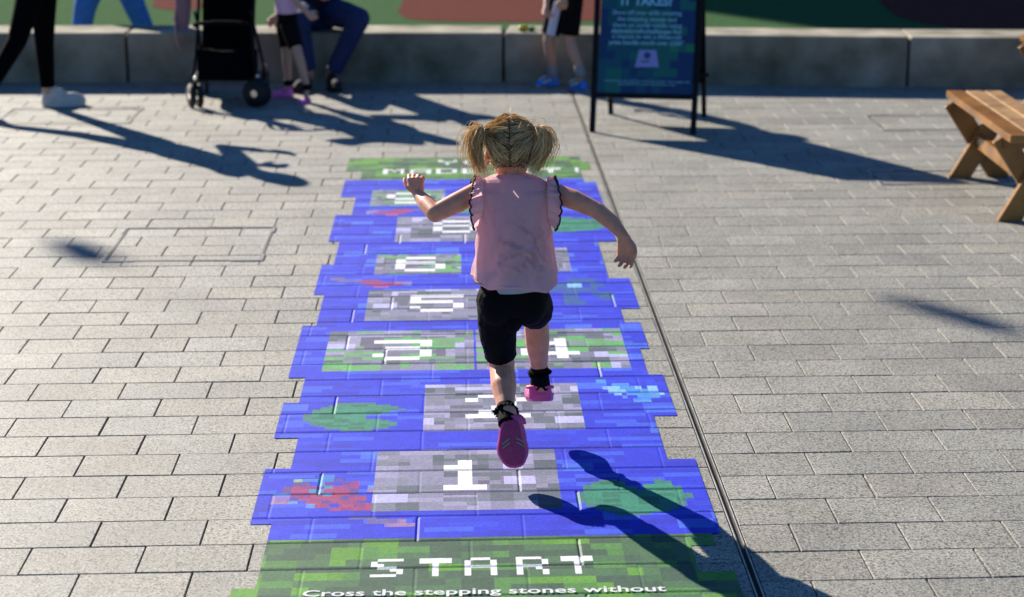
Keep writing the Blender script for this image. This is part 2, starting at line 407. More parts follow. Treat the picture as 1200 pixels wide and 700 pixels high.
STONES = [  # x0,x1,y0,y1, moss, number, (gx0,gx1,gy0,gy1)
 (-.26, .29, 5.195, 5.705, 0, '1', (-.052, .083, 5.36, 5.615)),
 (-.12, .408, 5.895, 6.39, 0, '2', (.02, .24, 6.02, 6.28)),
 (-.492, .055, 6.56, 7.075, 1, '3', (-.315, -.10, 6.71, 6.95)),
 (.06, .608, 6.56, 7.075, 1, '4', (.225, .44, 6.68, 6.95)),
 (-.374, .17, 7.22, 7.69, 0, '5', (-.20, .02, 7.34, 7.60)),
 (-.364, .01, 7.945, 8.30, 1, '6', (-.275, -.06, 8.00, 8.26)),
 (.10, .48, 7.98, 8.40, 0, '7', (.18, .40, 8.06, 8.32)),
 (-.292, .25, 8.55, 9.08, 0, '8', (-.12, .095, 8.69, 8.98)),
 (-.437, -.065, 9.32, 9.70, 1, '9', (-.36, -.145, 9.37, 9.63)),
 (.06, .43, 9.32, 9.70, 1, '10', (.13, .37, 9.37, 9.63))]
F5 = {'S': [".####", "#....", "##...", ".###.", "...##", "....#", "####."], 'T': ["#####", "#####", "..#..", "..#..", "..#..", "..#..", "..#.."], 'A': [".###.", "#...#", "#...#", "#####", "#...#", "#...#", "#...#"],
 'R': ["####.", "#...#", "#...#", "####.", "#..#.", "#...#", "#...#"], 'Y': ["#...#", "#...#", ".#.#.", "..#..", "..#..", "..#..", "..#.."], 'O': [".###.", "#...#", "#...#", "#...#", "#...#", "#...#", ".###."],
 'U': ["#...#", "#...#", "#...#", "#...#", "#...#", "#...#", ".###."], 'M': ["#...#", "##.##", "#.#.#", "#.#.#", "#...#", "#...#", "#...#"], 'D': ["####.", "#...#", "#...#", "#...#", "#...#", "#...#", "####."],
 'E': ["#####", "#....", "#....", "####.", "#....", "#....", "#####"], 'I': [".###.", "..#..", "..#..", "..#..", "..#..", "..#..", ".###."], '!': ["..#..", "..#..", "..#..", "..#..", "..#..", ".....", "..#.."]}
WORDS = []
def word(t, x0, pitch, y1, wd, ht):
    for i, ch in enumerate(t):
        if ch != ' ': WORDS.append((x0+i*pitch, x0+i*pitch+wd, y1-ht, y1, F5[ch]))
word('START', -.237, .1475, 4.842, .088, .112)
WORDS.clear()
for ch, x in zip('START', (-.237, -.112, .008, .150, .268)): WORDS.append((round(x/.0086)*.0086, round(x/.0086)*.0086+.086, 4.842-.1204, 4.842, F5[ch]))
word('YOU', -.11, .14, 10.49, .10, .13); word('MADE IT!', -.40, .14, 10.25, .11, .13)
STONEC = [(.11, .13, .17), (.16, .175, .24), (.22, .22, .33), (.29, .28, .43), (.085, .11, .14), (.50, .50, .68), (.19, .20, .27)]
STONES = [(s[0], s[1], s[2], s[3], s[4], s[5], (round(s[6][0]/.0086)*.0086, round(s[6][0]/.0086)*.0086+.043*len(GL[s[5]][0]), round(s[6][3]/.0086)*.0086-.258, round(s[6][3]/.0086)*.0086)) for s in STONES]
def water(x, y):
    iy = math.floor(y/.034); ix = math.floor(x/.034)
    r = hsh(math.floor((ix+hsh(iy, 5)*7)/4), iy, 11); r2 = hsh(ix, iy, 12); r3 = hsh(math.floor(ix/3), math.floor(iy/2), 14)
    c = [.022, .036, .56]
    if r > .86: c = [.04, .09, .64]
    elif r > .72: c = [.026, .052, .60]
    elif r < .16: c = [.022, .030, .46]
    if r3 > .95: c = [.055, .13, .66]
    f = .93+.14*r2
    return [c[0]*f, c[1]*f, c[2]*f]
def grass(x, y):
    q = .044; ix = math.floor(x/q); iy = math.floor(y/q)
    r = hsh(math.floor((ix+hsh(iy, 25)*3)/3), math.floor(iy/1), 21); r2 = hsh(math.floor(ix/2), math.floor(iy/2), 22); r3 = hsh(ix, iy, 23)
    v = .5*r+.5*r2
    if v > .70: c = [.11, .28, .045]
    elif v > .58: c = [.085, .22, .065]
    elif v > .42: c = [.07, .15, .075]
    else: c = [.055, .105, .07]
    f = .92+.16*r3
    return [k*f for k in c]
def stone(x, y, s, i):
    u = int((x-s[0])/(s[1]-s[0])*16); v = int((y-s[2])/(s[3]-s[2])*15)
    sh_ = int(hsh(i, v//2, 1)*5)
    a = hsh(i, (u+sh_)//(2+v//2 % 2), v//2+(1 if hsh(i, u//3, v//2, 7) > .6 else 0)*(v % 2)*50, 31); b = hsh(i, (u+2)//4, (v+1)//3, 32); k = .5*a+.5*b
    c = list(STONEC[4] if k < .22 else STONEC[0] if k < .32 else STONEC[1] if k < .44 else STONEC[6] if k < .52 else STONEC[2] if k < .66 else STONEC[3])
    if hsh(i, (u+sh_//2)//3, v//2, 36) > .90: c = [.42, .42, .66]
    if s[4]:
        m = hsh(i, u//3, v//2, 34)*.6+hsh(i, u//2, v, 35)*.4
        if m > .60: c = [.12, .36, .13] if m > .68 else [.15, .29, .16]
    f = .94+.12*hsh(i, u, v, 37)
    return [k*f for k in c]
FISH1 = [".....cc.......", "..yccccd......", "..dd.cd.dr....", ".drrrdcrrr.bs.", ".drrccrrrd.ss.", "bbrrrdcrrd....", "ssdrrrrrdrr...", "ssb.rrdrrrd...", "....brr.rrrr..", ".......rrrrrdd"]
FISH2 = ["oo.........", ".ooorrr....", "....rrrrrss", ".....rrrrrb", "......mm..."]
PAL = {'c': (.05, .19, .5), 'y': (.2, .38, .3), 'r': (.27, .03, .19), 'd': (.11, .04, .28), 'b': (.10, .22, .66), 's': (.26, .14, .40), 'o': (.13, .10, .33), 'm': (.34, .06, .38), 'l': (.06, .22, .75), 'w': (.2, .42, .85), 't': (.03, .085, .33)}
SPR = [(-.55, -.20, 5.20, 5.50, FISH1), (-.54, -.20, 7.72, 7.90, FISH2), (-.45, -.10, 9.10, 9.28, [r[::-1] for r in FISH2]),
 (.47, .70, 6.17, 6.42, ["ll..........", "...lll......", ".wwwlllw.ww.", "..wwwllllww.", "...w.lllllbw", "....b..llll.", "......lll..."]),
 (.36, .63, 7.42, 7.84, ["...tttt..", ".ttww.tt.", "ttttttt..", "..tt..ttt", "..tt...tt", "..ttt...."]),
 (-.32, -.13, 5.07, 5.16, ["ooo....", "..ooos.", "....sss"])]
LILY = [(-.343, 6.055, .172, .145, 1), (.505, 5.29, .160, .150, 2), (.50, 8.87, .20, .15, 0), (.03, 9.2, .1, .06, 0)]
def matcol(x, y):
    for x0, x1, y0, y1, g_ in WORDS:
        if x0 <= x < x1 and y0 <= y < y1:
            if g_[int((y1-y)/(y1-y0)*7)][int((x-x0)/(x1-x0)*5)] == '#': return (.74, .75, .78)
    if y < 4.992 or y > 9.955: return grass(x, y)
    for i, s in enumerate(STONES):
        if s[0] <= x < s[1] and s[2] <= y < s[3]:
            gx0, gx1, gy0, gy1 = s[6]
            if gx0 <= x < gx1 and gy0 <= y < gy1:
                gl = GL[s[5]]; cc = len(gl[0])
                if gl[int((gy1-y)/(gy1-gy0)*6)][int((x-gx0)/(gx1-gx0)*cc)] == '#': return (.74, .75, .78)
            c_ = stone(x, y, s, i)
            if gx0-.05 <= x < gx1+.05 and gy0-.04 <= y < gy1+.04 and max(c_) > .40: c_ = [k_*.42 for k_ in c_]
            return c_
    for cx, cy, rx, ry, nt_ in LILY:
        q = .026; ux = (math.floor(x/q)+.5)*q-cx; uy = (math.floor(y/(q*.8))+.5)*q*.8-cy; d = (ux/rx)**2+(uy/ry)**2
        if nt_ == 1 and ux > .04 and abs(uy) < (ux-.02)*.55: continue
        if nt_ == 2 and uy > .05 and abs(ux-.02) < (uy-.04)*.6: continue
        if d < 1:
            f = .9+.2*hsh(math.floor(x/q/3), math.floor(y/q), 51)
            if d > .78: return (.05, .17, .16)
            if hsh(math.floor(x/q/2), math.floor(y/q/.8), 52) > .7: f *= .7
            return (.035*f, .22*f, .15*f)
    for x0, x1, y0, y1, rr in SPR:
        if x0 <= x < x1 and y0 <= y < y1:
            row = rr[int((y1-y)/(y1-y0)*len(rr))]; c = row[int((x-x0)/(x1-x0)*len(row))]
            if c != '.':
                f = .75+.45*hsh(math.floor(x/.034), math.floor(y/.026), 81); q_ = PAL[c]; return (q_[0]*f, q_[1]*f+.01, q_[2]*(2-f)*.9)
    return water(x, y)
mv = []; mf = []; mc = []; CELL = .0086
rowk = [(k, LY0-k*LROW) for k in range(-24, 14)]
for k, yt in rowk:
    yb = yt-LROW
    if yt < 4.2 or yb > 10.6: continue
    off = LX+(.149 if k % 2 else 0)
    if hsh(k, 77) > .86: off += (hsh(k, 78)-.5)*.08
    js = [off+n*LP for n in range(-2, 12)]; js = [j for j in js if -.62 < j < .74]
    ys = {round(yb, 5): -1, round(yt, 5): 1}
    n0 = math.ceil(yb/CELL); n1 = math.floor(yt/CELL)
    yy = [yb, yb+.0045, yb+.009]+[n*CELL for n in range(n0, n1+1) if yb+.011 < n*CELL < yt-.011]+[yt-.009, yt-.0045, yt]
    xs = [n*CELL for n in range(-72, 88)]
    xs = [x for x in xs if all(abs(x-j) > .0075 for j in js)]
    for j in js: xs += [j-.0065, j-.003, j, j+.003, j+.0065]
    for t in YL+YR:
        pass
    xs.sort()
    def hz(x, y):
        z = .0024
        dy = min(y-yb, yt-y)
        if dy < .008: z -= .0032*(1-dy/.008)
        dj = min([abs(x-j) for j in js] or [1])
        if dj < .006: z -= (.0045 if hsh(k, round(x*3.36+20), 61) > .86 else .0008)*(1-dj/.006)
        return z
    ids = {}
    def vid(i, j_):
        if (i, j_) not in ids:
            x, y = xs[i], yy[j_]; ids[(i, j_)] = len(mv); mv.append((x, shear(x, y), hz(x, y)))
        return ids[(i, j_)]
    for j_ in range(len(yy)-1):
        ym = (yy[j_]+yy[j_+1])/2; a, b = xlim(YL, ym), xlim(YR, ym)
        if a is None or b is None: continue
        for i in range(len(xs)-1):
            xm = (xs[i]+xs[i+1])/2
            if xm < a or xm > b: continue
            mf.append((vid(i, j_), vid(i+1, j_), vid(i+1, j_+1), vid(i, j_+1))); mc.append(matcol(xm, ym))
me = bpy.data.meshes.new('hopscotch_mat'); me.from_pydata(mv, [], mf); me.materials.append(M['vinyl']); set_corner(me, 'print', mc)
bmx = bmesh.new(); bmx.from_mesh(me); bmesh.ops.remove_doubles(bmx, verts=bmx.verts, dist=.0003); bmx.to_mesh(me); bmx.free()
hop = link(bpy.data.objects.new('hopscotch_mat', me)); tag(hop, 'long pixelated blue hopscotch print with grey numbered stepping stones and green START end', 'floor sticker')
def text_mesh(body, size, xscale=1., offset=0., align='LEFT', extr=0.):
    cu = bpy.data.curves.new('t', 'FONT'); cu.body = body; cu.size = size; cu.align_x = align; cu.offset = offset; cu.extrude = extr
    cu.resolution_u = 3
    o = bpy.data.objects.new('t', cu); COL.objects.link(o)
    dg = bpy.context.evaluated_depsgraph_get(); dg.update()
    me = bpy.data.meshes.new_from_object(o.evaluated_get(dg)); bpy.data.objects.remove(o); bpy.data.curves.remove(cu)
    for v in me.vertices: v.co.x *= xscale
    xs_ = [v.co.x for v in me.vertices]; return me, min(xs_), max(xs_)
for body, x0, x1, yb, sz in (('Cross the stepping stones without', -.408, .528, 4.598, .062), ('falling into the water below', -.30, .44, 4.505, .062)):
    me, a, b = text_mesh(body, sz, 1, .0008)
    for v in me.vertices:
        x = x0+(v.co.x-a)*(x1-x0)/(b-a); y = yb+v.co.y*.86; v.co = V((x, y+.010*x, .0042))
    me.materials.append(M['letter']); o = bpy.data.objects.new('lettering', me); link(o, hop)

# ---------------------------------------------------------------- concrete seat wall
WF = [(-5.2, 13.46), (-2.289, 13.413), (.316, 13.339), (3.065, 13.035), (5.9, 12.85)]
WL = ['plain concrete seat wall block at far left behind the walking woman', 'stained concrete seat wall block behind the pushchair and seated man',
      'concrete seat wall block behind the poster stand', 'concrete seat wall block with pale scuffs beyond the wooden bench']
for i, lab in enumerate(WL):
    a = V((*WF[i], 0)); b = V((*WF[i+1], 0)); d = (b-a).normalized(); nrm = V((-d.y, d.x, 0)); a = a+d*.008; b = b-d*.008
    Hh = .345; D = .44
    bm = NB(); L = (b-a).length
    box(bm, (0, 0, 0), (L, D, Hh+.02), None, .012)
    bmesh.ops.subdivide_edges(bm, edges=[e for e in bm.edges if e.calc_length() > .3], cuts=6, use_grid_fill=True)
    rot = Matrix((d, nrm, V((0, 0, 1)))).transposed().to_4x4()
    bmesh.ops.transform(bm, matrix=Matrix.Translation((a+b)/2+nrm*D/2+V((0, 0, Hh/2-.01))) @ rot, verts=bm.verts)
    o = obj('concrete_wall_block', bm, M['conc'], None, loc=((a+b)/2+nrm*D/2)*1.0)
    tag(o, lab, 'seat wall', 'concrete blocks of the seat wall')
    if i < 3:
        bm = NB(); box(bm, (0, 0, 0), (.03, D-.07, Hh-.03)); bmesh.ops.transform(bm, matrix=Matrix.Translation(b+d*.008+nrm*D/2+V((0, 0, (Hh-.03)/2))) @ rot, verts=bm.verts)
        obj('gap_blocker', bm, M['slot'], o)  # dark box added inside the gap to stop light coming through

# ---------------------------------------------------------------- poster stand
sg = empty('poster_stand', (1.16, 11.6, 0), 'black A-frame stand with a teal poster casting a long shadow', 'poster stand')
A0 = G(694, 155); B0 = G(812, 158); A1 = G(716, 134); B1 = G(825, 137); TOPZ = 1.12
front_c = (A0+B0)/2; back_c = (A1+B1)/2; mid = (front_c+back_c)/2
u = (B0-A0).normalized(); half = (B0-A0).length/2
topc = V((mid.x, mid.y, TOPZ)); TL = topc-u*half+V((-.02, 0, 0)); TR = topc+u*half
for p, q in ((A0, TL), (B0, TR)):
    bm = NB(); beam(bm, p, q+(q-p).normalized()*.01, .035, .022, side=u, bev=.002); obj('leg', bm, M['darkmetal'], sg)
u2 = (B1-A1).normalized()
for p, q in ((A1, topc-u2*half*.98), (B1, topc+u2*half*.98)):
    bm = NB(); beam(bm, p, q+V((0, .03, 0)), .03, .02, side=u2, bev=.002); obj('leg', bm, M['darkmetal'], sg)
wv = ((TL+TR)/2-front_c).normalized(); pn = u.cross(wv).normalized()   # faces the camera (negative y)
if pn.y > 0: pn = -pn
LEN = ((TL+TR)/2-front_c).length
def on_panel(px, py, lift=0.):
    r = ray(px, py); t = (front_c-CAMP).dot(pn)/r.dot(pn); return CAMP+r*t+pn*lift
zb = (on_panel(752, 113)-front_c).dot(wv)
for s0 in (zb, LEN-.01):
    bm = NB(); beam(bm, front_c+wv*s0-u*half, front_c+wv*s0+u*half, .03, .02, side=wv, bev=.002); obj('frame_rail', bm, M['darkmetal'], sg)
bm = NB()
beam(bm, back_c+V((0, -.12, .28))-u2*half, back_c+V((0, -.12, .28))+u2*half, .025, .015, side=(0, 0, 1), bev=.002)
obj('frame_rail', bm, M['darkmetal'], sg)
NX, NY = 12, 18; bm = NB(); cols = []
pw = half*2-.034; ph = LEN-.03-zb-.012
grid = [[bm.verts.new(front_c-u*(pw/2)+u*(pw*i/NX)+wv*(zb+.016+ph*j/NY)+pn*.004) for i in range(NX+1)] for j in range(NY+1)]
for j in range(NY):
    for i in range(NX):
        bm.faces.new((grid[j][i], grid[j][i+1], grid[j+1][i+1], grid[j+1][i]))
        r = hsh(i//3, j//2, 91)*.7+hsh(i, j, 92)*.3
        cols.append((.006, .035, .12) if r < .3 or i > 8 and r < .6 else (.005, .075, .12) if r < .5 else (.008, .12, .11) if r < .72 else (.02, .18, .09))
o = obj('poster', bm, M['poster'], sg); set_corner(o.data, 'print', cols); poster = o
bm = NB()
q = [front_c-u*(pw/2)+wv*(zb+.016)-pn*.004, front_c+u*(pw/2)+wv*(zb+.016)-pn*.004, front_c+u*(pw/2)+wv*(zb+.016+ph)-pn*.004, front_c-u*(pw/2)+wv*(zb+.016+ph)-pn*.004]
bm.faces.new([bm.verts.new(p) for p in q]); bmesh.ops.solidify(bm, geom=bm.faces, thickness=.003); obj('backing_board', bm, M['darkmetal'], sg)
bm = NB()
q = [p+(back_c+V((0, -.03, 0))-front_c)*0 for p in q]
bb = [back_c+V((0, 0, .22))-u2*half*.95, back_c+V((0, 0, .22))+u2*half*.95, topc+u2*half*.95+V((0, .03, -.03)), topc-u2*half*.95+V((0, .03, -.03))]
bb[0] += V((0, -.11*.8, 0)); bb[1] += V((0, -.11*.8, 0))
bm.faces.new([bm.verts.new(p) for p in bb]); bmesh.ops.solidify(bm, geom=bm.faces, thickness=.004); obj('rear_board', bm, M['darkmetal'], sg)
LINES = [('GOT WHAT', 712, 806, -8, .075, 'h', .003), ('IT TAKES?', 728, 788, 6, .075, 'h', .003), ('Show off your skills crossing', 718, 799, 17, .036, 't', .0012), ('the stepping stones and', 723, 793, 24.5, .036, 't', .0012), ('share on social media using', 718, 799, 31.5, .036, 't', .0012),
         ('#pixelcraftchallenge for', 716.5, 800, 38.5, .036, 't', .0016), ('a chance to win a Minecraft', 717.5, 799, 45, .036, 't', .0012), ('prize bundle worth over £200*', 714, 802, 52, .036, 't', .0016),
         ('Competition runs until the end of the month. Terms apply and', 708, 808, 95.5, .017, 't', .0004), ('see posters for more information here', 724, 792, 99.5, .017, 't', .0004)]
for body, x0, x1, yb, sz, kind, offs in LINES:
    me, a, b = text_mesh(body, sz, 1, offs)
    P0 = on_panel(x0, yb, .007); wid = (on_panel(x1, yb)-on_panel(x0, yb)).length
    o0 = world_loc(sg)
    for v in me.vertices: v.co = P0+u*((v.co.x-a)*wid/(b-a))+wv*v.co.y-o0
    me.materials.append(M['posterhead' if kind == 'h' else 'postertext'])
    o = bpy.data.objects.new('lettering', me); link(o, poster); o.location = world_loc(sg)-world_loc(poster)
bm = NB(); bm.faces.new([bm.verts.new(on_panel(*p, .007)) for p in ((744, 79), (772, 79), (769, 59), (749, 59))]); obj('emblem', bm, M['icon'], poster)
bm = NB()
ce = on_panel(758.5, 65.5, .009)
bm.faces.new([bm.verts.new(ce+u*(.021*math.cos(a*math.pi/8)*(1+.12*math.sin(a*2.1)))+wv*(.02*math.sin(a*math.pi/8))) for a in range(16)])
box(bm, on_panel(758.5, 72.5, .009), (.075, .001, .008)); obj('emblem_print', bm, M['iconink'], poster)

# ---------------------------------------------------------------- benches
def make_bench(label):
    L0, L1 = 0, 0
    t = empty('trestle_bench', (2.85, 9.65, 0), label, 'bench', 'varnished trestle benches')
    Yf, Yn = 10.16, 9.11
    ca = G(1108, 106, .44); cbk = G(1175, 104, .44); cn = G(1183, 159, .44)
    ax = (cn-ca).normalized(); wd = V((-ax.y, ax.x, 0)); wd = wd if wd.x > 0 else -wd
    W = .30; LEN_ = (cn-ca).length
    for i in range(3):
        bm = NB(); c0 = ca+wd*(W/3*(i+.5)); beam(bm, c0+V((0, 0, -.019)), c0+ax*LEN_+V((0, 0, -.019)), W/3-.010, .038, side=wd, bev=.005)
        obj('seat_plank', bm, M['woodgrey' if i else 'wood'], t)
    for s_ in (.11, LEN_-.20):
        o = V((ca.x, ca.y, 0))+ax*s_
        for k, (x0, x1, dy) in enumerate(((.015, W+.0, .0), (W-.015, .0, .038))):
            p1 = o+wd*x0+V((0, 0, .40))+ax*dy; p0 = o+wd*(x1+(-.02 if k == 0 else .065))+V((0, 0, .0))+ax*dy
            bm = NB(); d = (p1-p0).normalized(); beam(bm, p0, p1, .10, .040, side=wd, bev=.004)
            for v in bm.verts:
                if v.co.z < .12: v.co = v.co+d*((.002-v.co.z)/d.z)
            obj('leg', bm, M['wood'], t)
        bm = NB(); beam(bm, o+wd*.02+V((0, 0, .372))+ax*.019, o+wd*(W-.02)+V((0, 0, .372))+ax*.019, .05, .035, side=(0, 0, 1)); obj('batten', bm, M['wood'], t)
        bm = NB(); capsule(bm, o+wd*(W/2)+V((0, 0, .2))-ax*.026, .011, o+wd*(W/2)+V((0, 0, .2))+ax*.066, .011, n=8); obj('bolt', bm, M['bolt'], t)
    bm = NB(); beam(bm, ca+ax*.17+wd*W/2+V((0, 0, -.24)), ca+ax*(LEN_-.15)+wd*W/2+V((0, 0, -.24)), .07, .03, side=(0, 0, 1)); obj('stretcher', bm, M['wood'], t)
    return t, ax
bench, bax = make_bench('brown varnished bench on crossed legs, the nearer one at the right edge')
b2 = bench.copy(); COL.objects.link(b2)
for ch in list(bench.children):
    c = ch.copy(); COL.objects.link(c); c.parent = b2
dlt = G(1194, 41, .44)-G(1108, 106, .44); b2.location = bench.location+V((dlt.x, dlt.y, 0))
tag(b2, 'second varnished bench, only a sliver of its seat and leg behind the nearer bench', 'bench', 'varnished trestle benches')

# ---------------------------------------------------------------- people helpers
def hand_shapes(bm, wrist, d, back, sgn, k, curl=.5, spread=.12):
    """wrist: point, d: direction of the palm, back: normal of the back of the hand, sgn: +1 thumb on side s"""
    d = V(d).normalized(); back = V(back); back = (back-d*back.dot(d)).normalized(); s = d.cross(back)*sgn
    pl = .062*k
    kn = []
    for i, off in enumerate((.026, .009, -.009, -.025)):
        kp = wrist+d*(pl-(.0, .002, .004, .010)[i]*k)+s*off*k
        capsule(bm, wrist+s*off*.5*k, .013*k, kp, .0115*k); kn.append(kp)
    for i, kp in enumerate(kn):
        L = (.040, .045, .042, .033)[i]*k; dd = (d+s*((1.5-i)*spread*.5)).normalized(); p = kp; cu = curl*(1+.12*i)
        for seg, f in enumerate((.45, .31, .24)):
            ang = cu*(.9, 1.1, .8)[seg]
            ax = dd.cross(-back).normalized(); dd = Matrix.Rotation(ang, 3, ax) @ dd
            q = p+dd*L*f*1.35; capsule(bm, p, (.0095, .0085, .0078)[seg]*k, q, (.0085, .0078, .0066)[seg]*k, n=10); p = q
    p = wrist+s*.018*k+d*.012*k; dd = (d*.65+s*.75-back*.25).normalized()
    for f, r0, r1 in ((.034, .0125, .0105), (.026, .0105, .009), (.02, .009, .0075)):
        q = p+dd*f*k; capsule(bm, p, r0*k, q, r1*k, n=10); p = q; dd = (dd-s*.35-back*.15+d*.15).normalized()
def foot_mat(heel, toe, upv):
    y = (toe-heel).normalized(); z = (V(upv)-y*V(upv).dot(y)).normalized(); x = y.cross(z)
    m = Matrix((x, y, z)).transposed().to_4x4(); m.translation = heel; return m, (toe-heel).length
def outline(L, wh, wb, side=1, n=28):
    pts = []
    for i in range(n):
        a = 2*math.pi*i/n; c, s_ = math.cos(a), math.sin(a)
        y = L*(.5+.5*(-c)); t = y/L
        wid = wh+(wb-wh)*max(0, min(1, (t-.25)/.45)); ww = wid*(1-.10*math.exp(-((t-.42)/.14)**2))
        x = ww*(abs(s_)**.72)*(1 if s_ > 0 else -1)+side*.006*math.sin(t*math.pi)*(L/.16)
        pts.append((x, y))
    return pts
def prism(bm, pts, z0, z1, grow=0., taper=0.):
    cx = sum(p[0] for p in pts)/len(pts); cy = sum(p[1] for p in pts)/len(pts)
    rs = []
    for z, g_ in ((z0, -.004+grow), (z0+.004, grow), (z1-.003, grow-taper), (z1, grow-taper-.003)):
        ring = []
        for x, y in pts:
            d = V((x-cx, (y-cy)*.5, 0)); d = d.normalized() if d.length > 0 else d
            ring.append(bm.verts.new((x+d.x*g_, y+d.y*g_, z)))
        rs.append(ring)
    n = len(pts)
    for a, b in zip(rs, rs[1:]):
        for i in range(n): bm.faces.new((a[i], a[(i+1) % n], b[(i+1) % n], b[i]))
    bm.faces.new(list(reversed(rs[0]))); bm.faces.new(rs[-1])
def shoe(parent, heel, toe, upv, side, mats, wh=.03, wb=.04, clog=True, tread=False):
    m, L = foot_mat(V(heel), V(toe), upv); pts = outline(L, wh, wb, side); k = L/.165
    bm = NB()
    h_ = 1 if clog else .80
    ell(bm, (0, L*.66, .020*k), (wb*.93, L*.35, .040*k*h_)); ell(bm, (0, L*.34, .018*k), (wb*.80, L*.33, .030*k)); ell(bm, (0, L*.16, .018*k), (wh*.97, L*.165, .060*k if clog else .058*k))
    if not clog: ell(bm, (0, L*.40, .024*k), (wb*.62, L*.22, .046*k)); ell(bm, (0, L*.24, .04*k), (wh*.95, L*.19, .044*k))
    ell(bm, (0, L*.45, .018*k), (wb*.86, L*.42, .026*k))
    for v in bm.verts:
        if v.co.z < .004*k: v.co.z = .004*k
    bmesh.ops.transform(bm, matrix=m, verts=bm.verts)
    up = fuse('shoe', bm, mats[0], parent, .0035*k, 2)
    bm = NB(); prism(bm, pts, 0, .020*k); bmesh.ops.transform(bm, matrix=m @ Matrix.Translation((0, 0, -.002)), verts=bm.verts)
    obj('sole', bm, mats[1], up, True)
    bm = NB(); prism(bm, [(x*1.04, y*1.02-.002) for x, y in pts], .012*k, .026*k); bmesh.ops.transform(bm, matrix=m, verts=bm.verts); obj('side_band', bm, mats[0], up, True)
    if clog:
        bm = NB(); ps = [m @ V((wh*1.0*math.cos(a)*(1+.15*abs(math.sin(a))), L*.22-L*.20*math.sin(a), .045*k)) for a in [math.pi*(i/14) for i in range(15)]]
        tube(bm, ps, .006*k, 8); obj('heel_strap', bm, mats[0], up, True)
    if tread:
        for sx in (-1, 1):
            for j in (0, 1):
                bm = NB(); a = m @ V((sx*.010, L*(.50-.075*j), -.0035)); b = m @ V((sx*.033, L*(.60-.075*j), -.0035))
                beam(bm, a+m.to_3x3() @ V((0, 0, -.002)), b+m.to_3x3() @ V((0, 0, -.002)), .0045, .002, side=m.to_3x3() @ V((0, 1, 0)), bev=.0005); obj('tread_stripe', bm, M['worn'], up)
        bm = NB(); prism(bm, [(x*.88, L*.5+(y-L*.5)*.90) for x, y in pts], -.004, 0); bmesh.ops.transform(bm, matrix=m, verts=bm.verts); obj('tread', bm, M['croc2'], up, True)
    return up
def head_shapes(bm, c, face, up, k):
    """k = head height/0.22"""
    f = V(face).normalized(); up = V(up); up = (up-f*up.dot(f)).normalized(); s = f.cross(up)
    rot = Matrix((s, f, up)).transposed()
    ell(bm, c+up*.02*k, (.074*k, .09*k, .088*k), rot)                    # skull
    ell(bm, c+f*.028*k-up*.03*k, (.056*k, .058*k, .072*k), rot)          # face
    ell(bm, c+f*.052*k-up*.083*k, (.024*k, .02*k, .018*k), rot, 8)       # chin
    capsule(bm, c+f*.083*k+up*.0*k, .007*k, c+f*.1*k-up*.03*k, .012*k, n=10)  # nose
    for e in (-1, 1):
        ell(bm, c+f*.06*k-up*.035*k+s*e*.032*k, (.02*k, .022*k, .022*k), rot, 8)       # cheeks
        ell(bm, c+s*e*.076*k-up*.012*k-f*.004*k, (.009*k, .018*k, .03*k), rot, 8)      # ears
        capsule(bm, c+f*.078*k+up*.014*k+s*e*.012*k, .008*k, c+f*.07*k+up*.014*k+s*e*.045*k, .006*k, n=8)  # brow
    capsule(bm, c+f*.083*k-up*.052*k-s*.016*k, .006*k, c+f*.083*k-up*.052*k+s*.016*k, .006*k, n=8)  # lips
